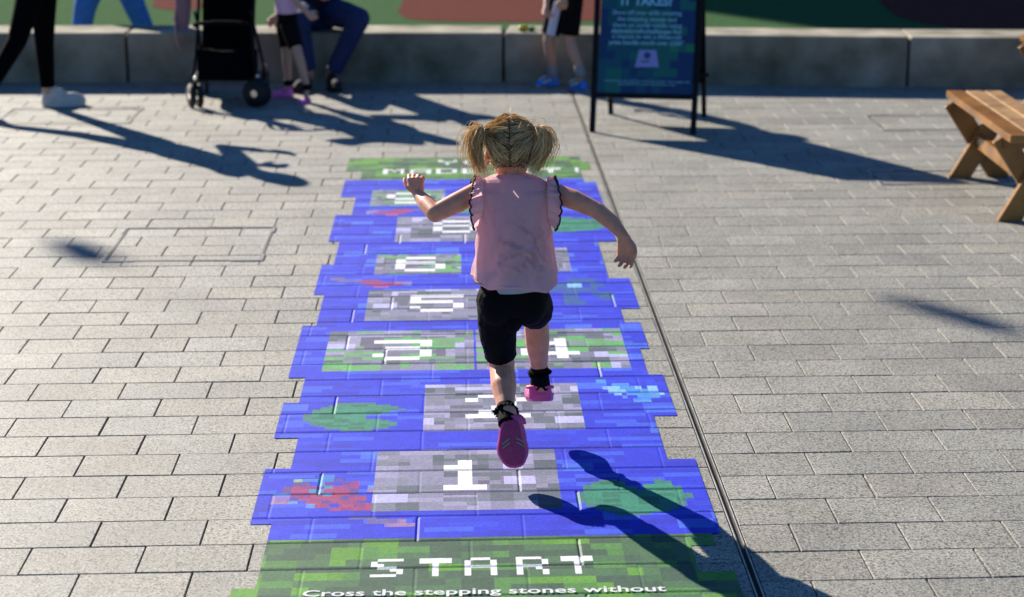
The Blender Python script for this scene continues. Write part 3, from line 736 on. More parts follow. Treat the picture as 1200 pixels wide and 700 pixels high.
def person(root, J, k, mats, arms=True, hair='short'):
    """J: joints (world). mats: skin, top, bottom, ... ; k: body scale (adult 1). One continuous body mesh, clothes over it."""
    sk, topm, botm, shoem, solem = mats[:5]; face = J['face']
    bm = NB()
    up = (J['neck']-J['pelvis']).normalized(); side = (J['shR']-J['shL']).normalized()
    chain(bm, [J['pelvis'], J['pelvis']+(J['neck']-J['pelvis'])*.45, J['pelvis']+(J['neck']-J['pelvis'])*.82], [.125*k, .115*k, .125*k], sq=(1.15, .8), side=side)
    chain(bm, [J['neck']-up*.05*k, J['head']-V((0, 0, .06*k))], [.056*k, .052*k])
    head_shapes(bm, J['head'], face, (J['head']-J['neck']).normalized()*.5+V((0, 0, .5)), k*J.get('hk', 1))
    for s_ in 'LR':
        chain(bm, [J['neck']-up*.05*k, J['sh'+s_], J['el'+s_], J['wr'+s_]], [.055*k, .052*k, .038*k, .026*k])
        d = (J['wr'+s_]-J['el'+s_]).normalized(); hand_shapes(bm, J['wr'+s_]+d*.01*k, d, (side if s_ == 'R' else -side), 1 if s_ == 'R' else -1, 1.25*k, .45)
        kn, an, hp = J['kn'+s_], J['an'+s_], J['hip'+s_]
        chain(bm, [hp, hp+(kn-hp)*.5, kn, kn+(an-kn)*.3, an], [.088*k, .072*k, .054*k, .055*k, .036*k])
        chain(bm, [an, J['he'+s_]*.6+J['to'+s_]*.4+V((0, 0, .035*k)), J['he'+s_]*.3+J['to'+s_]*.7+V((0, 0, .025*k))], [.034*k, .024*k, .012*k])
    fuse('body', bm, sk, root, .0075*k+.001, 3)
    for s_ in 'LR':
        he = J['he'+s_]; to = J['to'+s_]; shoe(root, he, to, (J['an'+s_]-he).normalized()+V((0, 0, .6)), 1, (shoem, solem), .036*k*J.get('sk', 1), .047*k*J.get('sk', 1), clog=False)
    bm = NB()
    bl = J.get('bottom_len', 1.9)      # 1 = to the knee, 2 = to the ankle
    fat = J.get('fat', 1.)
    chain(bm, [J['pelvis']+up*.10*k, J['pelvis']-up*.02*k], [.125*k, .135*k], True, False, sq=(1.15, .88), side=side)
    for s_ in 'LR':
        kn, an, hp = J['kn'+s_], J['an'+s_], J['hip'+s_]
        if bl > 1:
            e = kn+(an-kn)*(bl-1); chain(bm, [hp, hp+(kn-hp)*.5, kn], [.1*k, .085*k*fat, .066*k*fat]); chain(bm, [kn, e], [.066*k*fat, .050*k*fat], False, True)
        else:
            e = hp+(kn-hp)*bl; chain(bm, [hp, e], [.1*k, .082*k*fat], False, True)
    fuse('shorts' if bl < 1.2 else 'trousers', bm, botm, root, .007*k+.001, 2)
    bm = NB(); p0 = J['pelvis']+up*(.06*k)
    chain(bm, [p0, J['pelvis']+(J['neck']-J['pelvis'])*.5, J['neck']-up*.10*k], [.145*k, .135*k, .135*k], True, False, sq=(1.18, .85), side=side)
    sl = J.get('sleeve', 1.8)
    for s_ in 'LR':
        chain(bm, [J['neck']-up*.05*k, J['sh'+s_]], [.055*k, .066*k])
        if sl > 1: chain(bm, [J['sh'+s_], J['el'+s_]], [.066*k, .052*k]); chain(bm, [J['el'+s_], J['el'+s_]+(J['wr'+s_]-J['el'+s_])*(sl-1)], [.052*k, .040*k], False, True)
        else: chain(bm, [J['sh'+s_], J['sh'+s_]+(J['el'+s_]-J['sh'+s_])*sl], [.066*k, .06*k], False, True)
    fuse('top', bm, topm, root, .008*k+.001, 2)
    bm = NB(); kk = k*J.get('hk', 1); f = V(face).normalized()
    ell(bm, J['head']+V((0, 0, .03*kk))-f*.014*kk, (.084*kk, .088*kk, .086*kk))
    if hair == 'long': capsule(bm, J['head']-f*.05*kk, .07*kk, J['head']-f*.07*kk-V((0, 0, .2*kk)), .045*kk)
    fuse('hair', bm, mats[5], root, .008, 2, lambda c, n: n*(noise.noise(c*40)*.006))

# walking woman, far left
tr = G(-12, 142); ld = G(52, 122)
hp = V((-2.62, 12.33, .84)); wf = V((.86, .2, 0)).normalized(); sd = V((.25, -.95, 0))
J = dict(face=wf, pelvis=hp+V((0, 0, .05)), neck=V((-2.56, 12.40, 1.36)), head=V((-2.52, 12.42, 1.52)),
 shL=V((-2.56, 12.56, 1.30)), shR=V((-2.58, 12.24, 1.30)), elL=V((-2.44, 12.62, 1.06)), elR=V((-2.50, 12.16, 1.06)), wrL=V((-2.24, 12.58, 1.12)), wrR=V((-2.28, 12.20, 1.14)),
 hipL=hp+V((.0, .08, -.03)), hipR=hp+V((-.02, -.08, -.03)), knL=Q(52, 52, 12.42), anL=V((ld.x+.05, 12.40, .10)), heL=V((ld.x+.01, 12.385, .0)), toL=V((ld.x+.275, 12.46, .0)),
 knR=Q(20, 48, 12.1), anR=Q(-15, 107, 11.93), heR=Q(-24, 113, 11.90), toR=V((-2.865, 11.93, .01)), bottom_len=1.92, sleeve=1.8, fat=.92)
root = empty('person', (-2.62, 12.3, 0), 'adult in black leggings and cream trainers striding at far left', 'person')
person(root, J, 1.0, (M['skin2'], M['top_dark'], M['legging'], M['cream'], M['white'], M['brown']), hair='long')

# seated adult in navy jeans
hp = V((-.97, 13.56, .47))
J = dict(face=V((-.25, -1, -.3)), pelvis=hp, neck=V((-1.0, 13.38, .98)), head=V((-1.03, 13.28, 1.15)),
 shL=V((-.80, 13.38, .92)), shR=V((-1.2, 13.36, .92)), elL=V((-.74, 13.12, .70)), elR=V((-1.24, 13.08, .72)), wrL=Q(392, -14, 12.98), wrR=Q(366, -12, 12.98),
 hipL=hp+V((.09, -.02, 0)), hipR=hp+V((-.09, -.02, 0)), knL=Q(421, 22, 13.02), anL=Q(388, 90, 13.10), heL=Q(387, 96, 13.14)+V((0, 0, .0)), toL=V((-.80, 12.90, .01)),
 knR=Q(350, 26, 13.02), anR=Q(362, 88, 13.08), heR=Q(361, 96, 13.12), toR=V((-1.08, 12.88, .01)), bottom_len=1.9, fat=1.12)
J['heL'].z = .0; J['heR'].z = 0
root = empty('person', (-.97, 13.1, 0), 'adult in navy jeans and dark shoes sitting on the seat wall behind the small girl', 'person')
person(root, J, 1.0, (M['skin2'], M['top_dark'], M['navy'], M['top_dark'], M['blacktrim'], M['brown']))

# small girl beside him
hp = Q(336, 24, 12.66); hp.z = .53
J = dict(face=V((-.9, -.35, -.1)), pelvis=hp, neck=hp+V((-.01, 0, .30)), head=hp+V((-.03, -.01, .44)), hk=1.35,
 shL=hp+V((.03, -.12, .25)), shR=hp+V((-.01, .12, .25)), elL=hp+V((.09, -.14, .10)), elR=hp+V((.02, .15, .1)), wrL=Q(359, 14, 12.52), wrR=hp+V((-.08, .13, .0)),
 hipL=hp+V((.02, -.06, -.04)), hipR=hp+V((-.02, .06, -.04)), knL=Q(349, 62, 12.52), anL=Q(360, 102, 12.50), heL=Q(364, 114, 12.50), toL=G(349, 122),
 knR=Q(336, 62, 12.70), anR=Q(338, 97, 12.73), heR=Q(344, 108, 12.74), toR=G(318, 114), bottom_len=.80, sleeve=.5, sk=1.35)
for q_ in ('heL', 'heR'): J[q_].z = 0
J['toL'].z = J['toR'].z = .0
root = empty('person', (hp.x, hp.y, 0), 'small girl in lilac top, black shorts and pink clogs standing by the pushchair', 'person')
person(root, J, .60, (M['skin2'], M['lilac'], M['black'], M['magenta'], M['magenta'], M['brown']), hair='long')
for s_ in 'LR':
    bm = NB(); chain(bm, [J['an'+s_]-V((0, 0, .02)), J['an'+s_]+V((0, 0, .02))], [.034, .031], True, True); fuse('sock', bm, M['black'], root, .006, 1)

# boy behind the poster stand
hp = Q(664, 2, 13.08); hp.z = .64
J = dict(face=V((-.8, -.5, -.15)), pelvis=hp, neck=hp+V((-.03, -.02, .36)), head=hp+V((-.05, -.03, .52)), hk=1.2,
 shL=hp+V((.03, -.15, .31)), shR=hp+V((-.06, .13, .31)), elL=hp+V((.05, -.19, .12)), elR=hp+V((-.12, .16, .12)), wrL=hp+V((-.02, -.2, .0)), wrR=Q(640, 10, 13.0),
 hipL=hp+V((.04, -.06, -.04)), hipR=hp+V((-.05, .05, -.04)), knL=Q(667, 48, 13.02), anL=Q(681, 84, 12.98), heL=Q(688, 94, 12.98), toL=G(668, 104),
 knR=Q(643, 48, 13.10), anR=Q(648, 84, 13.15), heR=Q(655, 96, 13.17), toR=G(628, 101), bottom_len=.85, sleeve=.5, sk=1.25, fat=1.15)
for q_ in ('heL', 'heR'): J[q_].z = 0
root = empty('person', (hp.x, hp.y, 0), 'boy in black and pale blue shorts and blue sneakers left of the poster stand', 'person')
person(root, J, .70, (M['skin2'], M['shortwhite'], M['black'], M['sneaker'], M['white'], M['brown']))
for s_ in 'LR':
    he, to = J['he'+s_], J['to'+s_]; dd = (to-he).normalized(); sd_ = V((-dd.y, dd.x, 0))
    for e in (-1, 1):
        bm = NB(); beam(bm, he+dd*.05+sd_*e*.033+V((0, 0, .052)), he+dd*.11+sd_*e*.037+V((0, 0, .028)), .016, .012, side=dd); obj('side_flash', bm, M['white'], root)
    bm = NB(); beam(bm, he+dd*.085+V((0, 0, .070)), he+dd*.135+V((0, 0, .046)), .035, .012, side=sd_); obj('laces', bm, M['white'], root)
for s_ in 'LR':
    bm = NB(); chain(bm, [J['an'+s_]-V((0, 0, .03)), J['an'+s_]+(J['kn'+s_]-J['an'+s_]).normalized()*.045], [.036, .034], True, True); fuse('sock', bm, M['grey'], root, .006, 1)
bm = NB(); a = J['hipR']+V((0, -.075, .02)); b = J['hipR']+(J['knR']-J['hipR'])*.84+V((0, -.068, 0))
beam(bm, a, b, .055, .012, side=(1, 0, 0), bev=.004); obj('side_stripe', bm, M['shortwhite'], root)

# adult in bright blue trousers beyond the wall
J = dict(face=V((1, .3, 0)), pelvis=V((-2.55, 14.45, .92)), neck=V((-2.53, 14.45, 1.42)), head=V((-2.5, 14.45, 1.59)),
 shL=V((-2.5, 14.63, 1.36)), shR=V((-2.54, 14.27, 1.36)), elL=V((-2.45, 14.72, 1.1)), elR=V((-2.60, 14.20, 1.1)), wrL=V((-2.3, 14.7, .95)), wrR=V((-2.5, 14.12, .92)),
 hipL=V((-2.55, 14.53, .86)), hipR=V((-2.57, 14.37, .86)), knL=Q(158, 8, 14.55), anL=Q(180, 80, 14.6), heL=V((-2.27, 14.6, 0)), toL=V((-2.02, 14.66, 0)),
 knR=Q(100, 8, 14.3), anR=Q(92, 78, 14.28), heR=V((-2.80, 14.26, 0)), toR=V((-2.55, 14.32, 0)), bottom_len=1.95, fat=1.25)
J['anL'].z = J['anR'].z = .1; J['heL'].x = J['anL'].x-.05; J['toL'].x = J['anL'].x+.2; J['heR'].x = J['anR'].x-.05; J['toR'].x = J['anR'].x+.2
root = empty('person', (-2.5, 14.45, 0), 'adult in bright blue trousers striding on the turf beyond the seat wall', 'person')
person(root, J, 1.0, (M['skin2'], M['top_dark'], M['blue'], M['cream'], M['white'], M['brown']))

# ---------------------------------------------------------------- pushchair
pc = empty('pushchair', (-1.52, 12.6, 0), 'empty black pushchair with paired small wheels parked beside the girl in lilac', 'pushchair')
cx, cy = -1.50, 12.52; hw = .18
WH = [(-hw+.0, -.20, .078), (hw+.03, -.16, .088), (-hw-.03, .42, .075), (hw+.02, .42, .075)]
for dx, dy, r in WH:
    for e in (-1, 1):
        c = V((cx+dx+e*.030, cy+dy, r)); wob = (V((.45, 1, 0)) if dx > 0 and dy < 0 else V((1, .45, 0)) if dy < 0 else V((1, .1, 0))).normalized(); c = V((cx+dx, cy+dy, r))+wob*(e*.026)
        bm = NB(); capsule(bm, c-wob*.011, r, c+wob*.011, r, True, True, n=28)
        bmesh.ops.bevel(bm, geom=[e_ for e_ in bm.edges if len(e_.link_faces) == 2 and any(len(f_.verts) > 4 for f_ in e_.link_faces)], offset=.006, segments=2, affect='EDGES')
        wl = obj('wheel', bm, M['tyre'], pc, True)
        bm = NB(); capsule(bm, c-wob*.0135, r*.26, c+wob*.0135, r*.26, True, True, n=16); obj('hub', bm, M['chrome'], wl, False)
    bm = NB(); tube(bm, [(cx+dx-.035, cy+dy, r), (cx+dx+.035, cy+dy, r)], .006); tube(bm, [(cx+dx, cy+dy, r), (cx+dx, cy+dy+.01, r+.09)], .012); obj('fork', bm, M['darkmetal'], pc)
    bm = NB(); ell(bm, (cx+dx+.01, cy+dy-.01, r+.11), (.013, .013, .014), None, 8); obj('lock_knob', bm, M['chrome'], pc, True)
for e in (-1, 1):
    X = cx+e*hw
    bm = NB(); tube(bm, catmull([(cx+e*(hw+.025), cy-.13, .16), (X, cy+.0, .40), (X, cy+.22, .72), (X, cy+.42, .98), (X, cy+.50, 1.06)]), .011); obj('side_frame', bm, M['darkmetal'], pc, True)
    bm = NB(); tube(bm, [(cx+e*(hw+.025), cy+.41, .17), (X, cy+.05, .52), (X, cy-.06, .60)], .010); obj('rear_frame', bm, M['darkmetal'], pc, True)
bm = NB(); tube(bm, catmull([(cx-hw, cy+.50, 1.06), (cx-hw+.05, cy+.53, 1.08), (cx+hw-.05, cy+.53, 1.08), (cx+hw, cy+.50, 1.06)]), .016); obj('handle', bm, M['fabric'], pc, True)
bm = NB(); tube(bm, catmull([(cx-hw, cy-.02, .50), (cx-hw+.02, cy-.16, .53), (cx, cy-.20, .545), (cx+hw-.02, cy-.16, .53), (cx+hw, cy-.02, .50)]), .013); obj('bumper_bar', bm, M['fabric'], pc, True)
def slab(name, pts, wd, th, m, bulge=0.):
    bm = NB(); P_ = catmull(pts, 5); n = 9; g2 = []
    for p in P_: g2.append([bm.verts.new((cx+wd*(2*i/(n-1)-1), p.y, p.z-bulge*math.sin(math.pi*i/(n-1)))) for i in range(n)])
    for a, b in zip(g2, g2[1:]):
        for i in range(n-1): bm.faces.new((a[i], a[i+1], b[i+1], b[i]))
    bmesh.ops.solidify(bm, geom=bm.faces[:], thickness=th); return obj(name, bm, m, pc, True)
slab('seat', [(0, cy-.12, .34), (0, cy-.10, .36), (0, cy+.16, .36), (0, cy+.26, .60), (0, cy+.36, .88)], hw-.01, .03, M['fabric'], .01)
slab('leg_rest', [(0, cy-.12, .35), (0, cy-.16, .25), (0, cy-.17, .17)], hw-.015, .02, M['fabric'])
slab('basket', [(0, cy-.06, .30), (0, cy-.04, .17), (0, cy+.1, .13), (0, cy+.32, .14), (0, cy+.36, .30)], hw-.01, .01, M['fabric'])
slab('canopy', [(0, cy-.02, .86), (0, cy+.02, .98), (0, cy+.14, 1.06), (0, cy+.28, 1.05), (0, cy+.38, .95), (0, cy+.38, .80)], hw+.01, .01, M['fabric'], .05)
bm = NB(); tube(bm, [(cx-hw, cy-.13, .17), (cx+hw, cy-.13, .17)], .009); obj('footrest_bar', bm, M['darkmetal'], pc)
# jacket hanging at its side
bm = NB(); P_ = [Q(213+dx_, y_, 12.75) for dx_, y_ in ((0, -25), (0, -10), (1, 8), (0, 22), (1, 36))]; rows_ = []
for i, p in enumerate(P_):
    hwid = (.05, .055, .05, .055, .04)[i]; ring = []
    for a in range(16):
        t = a/16*2*math.pi; ring.append(bm.verts.new(p+V((math.cos(t)*hwid*(1+.12*math.sin(3*t+i)), math.sin(t)*.03, 0))))
    rows_.append(ring)
for a, b in zip(rows_, rows_[1:]):
    for i in range(16): bm.faces.new((a[i], a[(i+1) % 16], b[(i+1) % 16], b[i]))
bm.faces.new(rows_[0]); bm.faces.new(list(reversed(rows_[-1])))
jk = obj('hanging_jacket', bm, M['mauve'], None, True, loc=tuple(P_[2])); tag(jk, 'mauve jacket hanging at the left side of the black pushchair', 'jacket')
bm = NB(); tube(bm, catmull([Q(206, 18, 12.72), Q(206, 32, 12.72), Q(208, 48, 12.72), Q(213, 60, 12.72)]), .008)
obj('strap', bm, M['mauve'], jk, True)
# toy on the wall
tp = Q(617, 31, 13.42); tp.z = .345
ty = empty('toy_car', tuple(tp), 'tiny yellow and green toy left on top of the seat wall beside the boy', 'toy')
bm = NB(); ell(bm, tp+V((-.02, 0, .022)), (.04, .022, .022)); obj('yellow_body', bm, M['yellow'], ty, True)
bm = NB(); ell(bm, tp+V((.035, 0, .018)), (.028, .02, .018)); obj('green_body', bm, M['lime'], ty, True)
for e in (-.035, .035):
    bm = NB(); capsule(bm, tp+V((e, -.024, .010)), .010, tp+V((e, .024, .010)), .010, True, True, n=12); obj('wheel', bm, M['tyre'], ty)

# ---------------------------------------------------------------- running girl
gp = empty('person', (.10, 5.55, 0), 'small girl with blond pigtails, pink frilled top and black shorts leaping over the hopscotch', 'child')
pel = Q(601, 350, 5.52); neck = Q(601, 207, 5.585); head = Q(598, 180, 5.615)
hL = Q(579, 355, 5.52); hR = Q(624, 353, 5.54)
kL = Q(588, 428, 5.63); aL = Q(593, 482, 5.455)
kR = Q(628, 374, 5.74); aR = Q(632, 436, 5.765)
shL = Q(561, 224, 5.57); elL = Q(510, 250, 5.50); wrL = Q(490, 228, 5.60)
shR = Q(646, 225, 5.57); elR = Q(700, 247, 5.50); wrR = Q(731, 277, 5.42)
bm = NB(); X1 = V((1, 0, 0))
mid1 = pel+(neck-pel)*.35; mid2 = pel+(neck-pel)*.72
chain(bm, [pel, mid1, mid2], [.062, .066, .07], sq=(1.12, .85), side=X1)
chain(bm, [neck-V((0, 0, .035)), neck+(head-neck)*.5+V((0, 0, .0))], [.036, .033])
hk = .90
head_shapes(bm, head, V((.05, 1, -.34)), V((0, .3, 1)), hk)
chain(bm, [mid2+V((0, 0, .03)), shL], [.040, .030]); chain(bm, [mid2+V((0, 0, .03)), shR], [.040, .030])
def limb(a, b, r0, rm, r1, bend=V((0, 0, 0))):
    m_ = (a+b)/2+bend; chain(bm, [a, a+(m_-a)*.6, m_, m_+(b-m_)*.5, b], [r0, (r0+rm)/2, rm, (rm+r1)/2, r1])
limb(shL, elL, .030, .031, .026, V((0, 0, -.002))); limb(elL, wrL, .027, .0255, .0165)
limb(shR, elR, .030, .030, .025, V((0, 0, .004))); limb(elR, wrR, .0255, .0235, .0155, V((.003, 0, .003)))
chain(bm, [hL, hL+(kL-hL)*.5, kL], [.050, .048, .040]); chain(bm, [hR, hR+(kR-hR)*.5, kR], [.047, .048, .040])
chain(bm, [kL, kL+(aL-kL)*.22+V((0, -.006, 0)), kL+(aL-kL)*.45+V((0, -.008, 0)), kL+(aL-kL)*.75, aL], [.038, .0385, .039, .0305, .0245])
chain(bm, [kR, kR+(aR-kR)*.22, kR+(aR-kR)*.42+V((0, -.006, 0)), kR+(aR-kR)*.75, aR], [.039, .039, .038, .030, .0245])
# feet inside the clogs
toeL = Q(604, 549, 5.375); toeL.z = max(toeL.z, .058); heelL = Q(599, 487, 5.405)
heelR = Q(634, 470, 5.725); toeR = V((heelR.x-.008, heelR.y+.150, heelR.z-.045))
# hands: the raised fist and the trailing hand
hand_shapes(bm, wrL+V((0, 0, .004)), V((-.16, .30, .9)), V((-.25, -.9, .25)), -1, .72, .80, .28)
hand_shapes(bm, wrR+V((.001, 0, -.004)), V((.10, -.18, -.95)), V((.55, .75, .05)), 1, .80, .34, .22)
chain(bm, [aL, (aL+heelL)/2+V((0, .01, 0)), (toeL+heelL)/2+V((0, .03, .01))], [.025, .024, .02])
chain(bm, [aR, heelR+V((0, .03, .03)), (toeR+heelR)/2+V((0, 0, .03))], [.025, .023, .02])
fuse('body', bm, M['skin'], gp, .0029, 4)
# eyes
hf = V((.05, 1, -.34)).normalized(); hup = (V((0, .3, 1))-hf*V((0, .3, 1)).dot(hf)).normalized(); hs = hf.cross(hup)
for e in (-1, 1):
    bm = NB(); ell(bm, head+hf*.077*hk+hs*e*.028*hk+hup*.0*hk, (.009, .006, .006), None, 8); obj('eye', bm, M['white'], gp, True)
# clogs and frilled socks
shoe(gp, heelL, toeL, V((0, 1, .25)), -1, (M['croc'], M['croc']), .036, .047, True, True)
shoe(gp, heelR, toeR, V((0, .25, 1)), 1, (M['croc'], M['croc']), .039, .046, True, False)
for a_, dirv in ((aL, (aL-kL).normalized()), (aR, (aR-kR).normalized())):
    bm = NB(); chain(bm, [a_+dirv*.055, a_-dirv*.022], [.0275, .028], True, True)
    if a_ is aR: chain(bm, [a_, heelR+V((0, .040, .030))], [.029, .0325])
    else: chain(bm, [a_-dirv*.01, heelL+V((0, .052, -.010))], [.026, .026])
    sk_ = fuse('sock', bm, M['black'], gp, .004, 1)
    s_, t_, d_ = frame_of(dirv); bm = NB(); prev = None; nn = 150
    for ring, (off, rad, amp) in enumerate(((-.010, .027, 0), (-.004, .032, .002), (.004, .036, .005))):
        cur = [bm.verts.new(a_+d_*(off+amp*.5*math.sin(2*math.pi*i/nn*23+ring))+(s_*math.cos(2*math.pi*i/nn)+t_*math.sin(2*math.pi*i/nn))*(rad+amp*.6*math.sin(2*math.pi*i/nn*19)+amp*.4*math.sin(2*math.pi*i/nn*7+1))) for i in range(nn)]
        if prev:
            for i in range(nn): bm.faces.new((prev[i], prev[(i+1) % nn], cur[(i+1) % nn], cur[i]))
        prev = cur
    bmesh.ops.solidify(bm, geom=bm.faces[:], thickness=.0012); obj('frill', bm, M['black'], sk_, True)
# shorts
bm = NB(); ax_ = (neck-pel).normalized()
chain(bm, [pel+ax_*.065, pel+ax_*.01], [.068, .075], True, False, sq=(1.08, .90), side=X1)
eL = hL+(kL-hL)*.83; eR = hR+(kR-hR)*.62
chain(bm, [hL+V((.008, 0, .012)), hL+(kL-hL)*.45], [.061, .057]); chain(bm, [hL+(kL-hL)*.45, eL], [.057, .0485], False, True)
chain(bm, [hR+V((-.010, 0, .012)), hR+(kR-hR)*.35], [.061, .060]); chain(bm, [hR+(kR-hR)*.35, eR], [.060, .055], False, True)
ell(bm, hR+V((-.012, -.012, .0)), (.058, .062, .070)); ell(bm, hL+V((.008, -.012, .0)), (.055, .060, .066))
ell(bm, (hL+hR)/2+V((-.004, .0, -.045)), (.034, .052, .05))
fuse('shorts', bm, M['black'], gp, .003, 2, lambda c, n: n*(.0022*noise.noise(c*38)+.0012*noise.noise(c*90)))
# top: lofted jersey with folds
bm = NB(); NT = 112
prof = [  # along torso 0..1 (hem to neck), half width, half depth, back shift
 (-.02, .130, .100), (.00, .134, .102), (.10, .130, .099), (.25, .124, .094), (.42, .119, .090), (.58, .115, .086), (.72, .1135, .080), (.83, .114, .072), (.90, .113, .064), (.945, .106, .057), (.975, .084, .050), (.995, .056, .043), (1.01, .044, .038)]
hemc = Q(602, 329, 5.54); topp = Q(601, 203, 5.585)
tx = topp-hemc; rings = []
for a in range(len(prof)-1):
    nsub = 9 if a < 7 else 4
    for b_ in range(nsub if a < len(prof)-2 else nsub+1):
        f = b_/nsub; p, q_ = prof[a], prof[a+1]; rings.append(tuple(p[i]+(q_[i]-p[i])*f for i in range(3)))
vs = []
for t, hw_, hd in rings:
    hw_ *= .93 if t < .72 else .93+.07*min(1, (t-.72)/.1)
    c = hemc+tx*t; row = []
    for i in range(NT):
        a = 2*math.pi*i/NT; ca_, sa = math.cos(a), math.sin(a)
        loose = max(0., 1-t)**.8; arm = 1-min(1, max(0, (t-.6)/.3))
        e = .0040*loose*math.sin(5*a+2.2*t+.6)+.0032*loose*math.sin(9*a-3.1*t+1.7)+.002*math.sin(14*a+5*t)*loose
        # diagonal crumples on the lower back
        pp = V((ca_*1.2, sa, t*2.6))
        e += .006*(noise.noise(V((pp.x*2.4+pp.z*1.3, pp.z*3.2-pp.x*2.0, sa*1.5+3)))*(.3+.5*loose))*min(1, max(.25, 1.2-t))
        e += .0022*noise.noise(V((pp.x*5, pp.y*5, pp.z*4+9)))
        rdg = noise.noise(V((pp.x*3.2+pp.z*1.1+5, pp.z*4.0+pp.x*1.5, 2.2)))
        e += .020*(max(0, .16-abs(rdg))/.16)**1.3*math.exp(-((t-.34)/.2)**2)*math.exp(-((ca_-.25)/.6)**2)
        pw_ = .86 if t < .85 else 1
        x = hw_*(abs(ca_)**pw_)*(1 if ca_ > 0 else -1); y = hd*(abs(sa)**pw_)*(1 if sa > 0 else -1)
        hem = (.004*math.sin(4*a+1)-(.012*ca_ if t < .05 else 0)) if t < .02 else 0
        row.append(bm.verts.new(c+V((x+ca_*e, y+sa*e, hem+(-.010*abs(ca_)**2*max(0, 1-abs(t-.96)/.12))))))
    vs.append(row)
for a, b in zip(vs, vs[1:]):
    for i in range(NT): bm.faces.new((a[i], a[(i+1) % NT], b[(i+1) % NT], b[i]))
bmesh.ops.solidify(bm, geom=bm.faces[:], thickness=.0015)
shirt = obj('top', bm, M['pink'], gp, True)
# pale vest hem under it
bm = NB(); prev = None
for t, rr in ((.15, .080), (.0, .0975), (-.048, .099), (-.055, .0985)):
    c = hemc+tx*t+V((.010, 0, 0)); cur = [bm.verts.new(c+V((rr*math.cos(2*math.pi*i/64)*1.0+.002*math.sin(i*.7), rr*.84*math.sin(2*math.pi*i/64)-.004, .007*math.cos(2*math.pi*i/64)))) for i in range(64)]
    if prev:
        for i in range(64): bm.faces.new((prev[i], prev[(i+1) % 64], cur[(i+1) % 64], cur[i]))
    prev = cur
bmesh.ops.solidify(bm, geom=bm.faces[:], thickness=.0012); obj('vest', bm, M['pale'], gp, True)
# frilled armholes with black scalloped edge
for sgn, shp in ((-1, shL), (1, shR)):
    cen = shp+V((-sgn*.014, .0, -.026)); nn = 160; bm = NB(); ringsR = []
    for j in range(9):
        f = j/8; ring = []
        for i in range(nn):
            a = 2*math.pi*i/nn; ca_, sa = math.cos(a), math.sin(a)   # ca: up, sa: front/back
            w_ = (.036-.014*max(0, ca_)**3)*(1-.30*max(0, -ca_))
            sc = .0065*abs(math.sin(a*8.5))*f
            rip = .014*f*math.sin(a*17/2*2+1)*.6+.006*f*math.sin(a*11)
            rr_ = V((0, sa*(.058+.020*f), ca_*(.066+.006*f)))
            outw = (w_*f+sc)
            ring.append(bm.verts.new(cen+rr_+V((sgn*outw, sa*rip, ca_*rip-.010*f*f))))
        ringsR.append(ring)
    for a, b in zip(ringsR, ringsR[1:]):
        for i in range(nn): bm.faces.new((a[i], a[(i+1) % nn], b[(i+1) % nn], b[i]))
    edge = [v.co.copy() for v in ringsR[-1]]
    bmesh.ops.solidify(bm, geom=bm.faces[:], thickness=.0012)
    obj('shoulder_frill', bm, M['pink'], shirt, True)
    bm = NB(); tube(bm, edge, .0026, 6, closed=True); obj('scalloped_trim', bm, M['blacktrim'], shirt, True)
# hair
def hairmesh(strands, name, parent):
    hv = []; hf_ = []; hc = []
    for pts, r0, col in strands:
        m_ = len(pts); base = len(hv); prev = None
        for i, p in enumerate(pts):
            d = (pts[min(i+1, m_-1)]-pts[max(i-1, 0)]).normalized()
            s_ = frame_of(d)[0] if prev is None else (prev-d*prev.dot(d)).normalized(); prev = s_; t_ = d.cross(s_)
            rr_ = r0*(1-.85*(i/(m_-1))**2.2)
            for k_ in range(3): a = k_*2.0944; hv.append(p+s_*(rr_*math.cos(a))+t_*(rr_*math.sin(a)))
        for i in range(m_-1):
            for k_ in range(3):
                a = base+i*3+k_; b = base+i*3+(k_+1) % 3; hf_.append((a, b, b+3, a+3)); hc.append(col)
    off = world_loc(parent); me = bpy.data.meshes.new(name); me.from_pydata([tuple(v-off) for v in hv], [], hf_)
    for p in me.polygons: p.use_smooth = True
    me.materials.append(M['hair']); set_corner(me, 'hair', hc); return link(bpy.data.objects.new(name, me), parent)
rr = random.Random(3)
hdark = True
def hcol():
    t = rr.random()
    if hdark and t < .30: return (.11, .05, .018)
    if t < .16: return (.26, .12, .035)
    if t < .38: return (.54, .33, .11)
    if t < .72: return (.86, .60, .26)
    return (.98, .82, .50)
rotH = Matrix((hs, hf, hup)).transposed()
bm = NB(); ell(bm, head+hup*.022*hk-hf*.004, (.0785*hk, .094*hk, .092*hk), rotH, 24)
for v in list(bm.verts):
    loc = rotH.transposed() @ (v.co-head)
    if loc.y > .052 and loc.z < .052: v.co = v.co-hf*.03
    if loc.z < -.045: v.co = v.co+hup*(-.045-loc.z)*.8-V((0, 0, 0))
cap = fuse('hair', bm, M['scalp'], gp, .0035, 1, lambda c, n: n*(.0025*noise.noise(c*55)))
tieL = Q(566, 158, 5.59); tieR = Q(628, 157, 5.59)
def on_head(th, ph, lift=1.03):
    # th: around from back (0) toward the side, ph: up angle
    l = V((math.sin(th)*math.cos(ph)*.0795*hk, -math.cos(th)*math.cos(ph)*.095*hk, math.sin(ph)*.093*hk))*lift
    return head+hup*.022*hk-hf*.004+rotH @ l
def head_push(p, lift=1.02):
    c = head+hup*.022*hk-hf*.004; l = rotH.transposed() @ (p-c)
    q_ = V((l.x/(.0795*hk), l.y/(.095*hk), l.z/(.093*hk))); n_ = q_.length
    if n_ < lift: q_ = q_*(lift/n_); return c+rotH @ V((q_.x*.0795*hk, q_.y*.095*hk, q_.z*.093*hk))
    return p
st = []
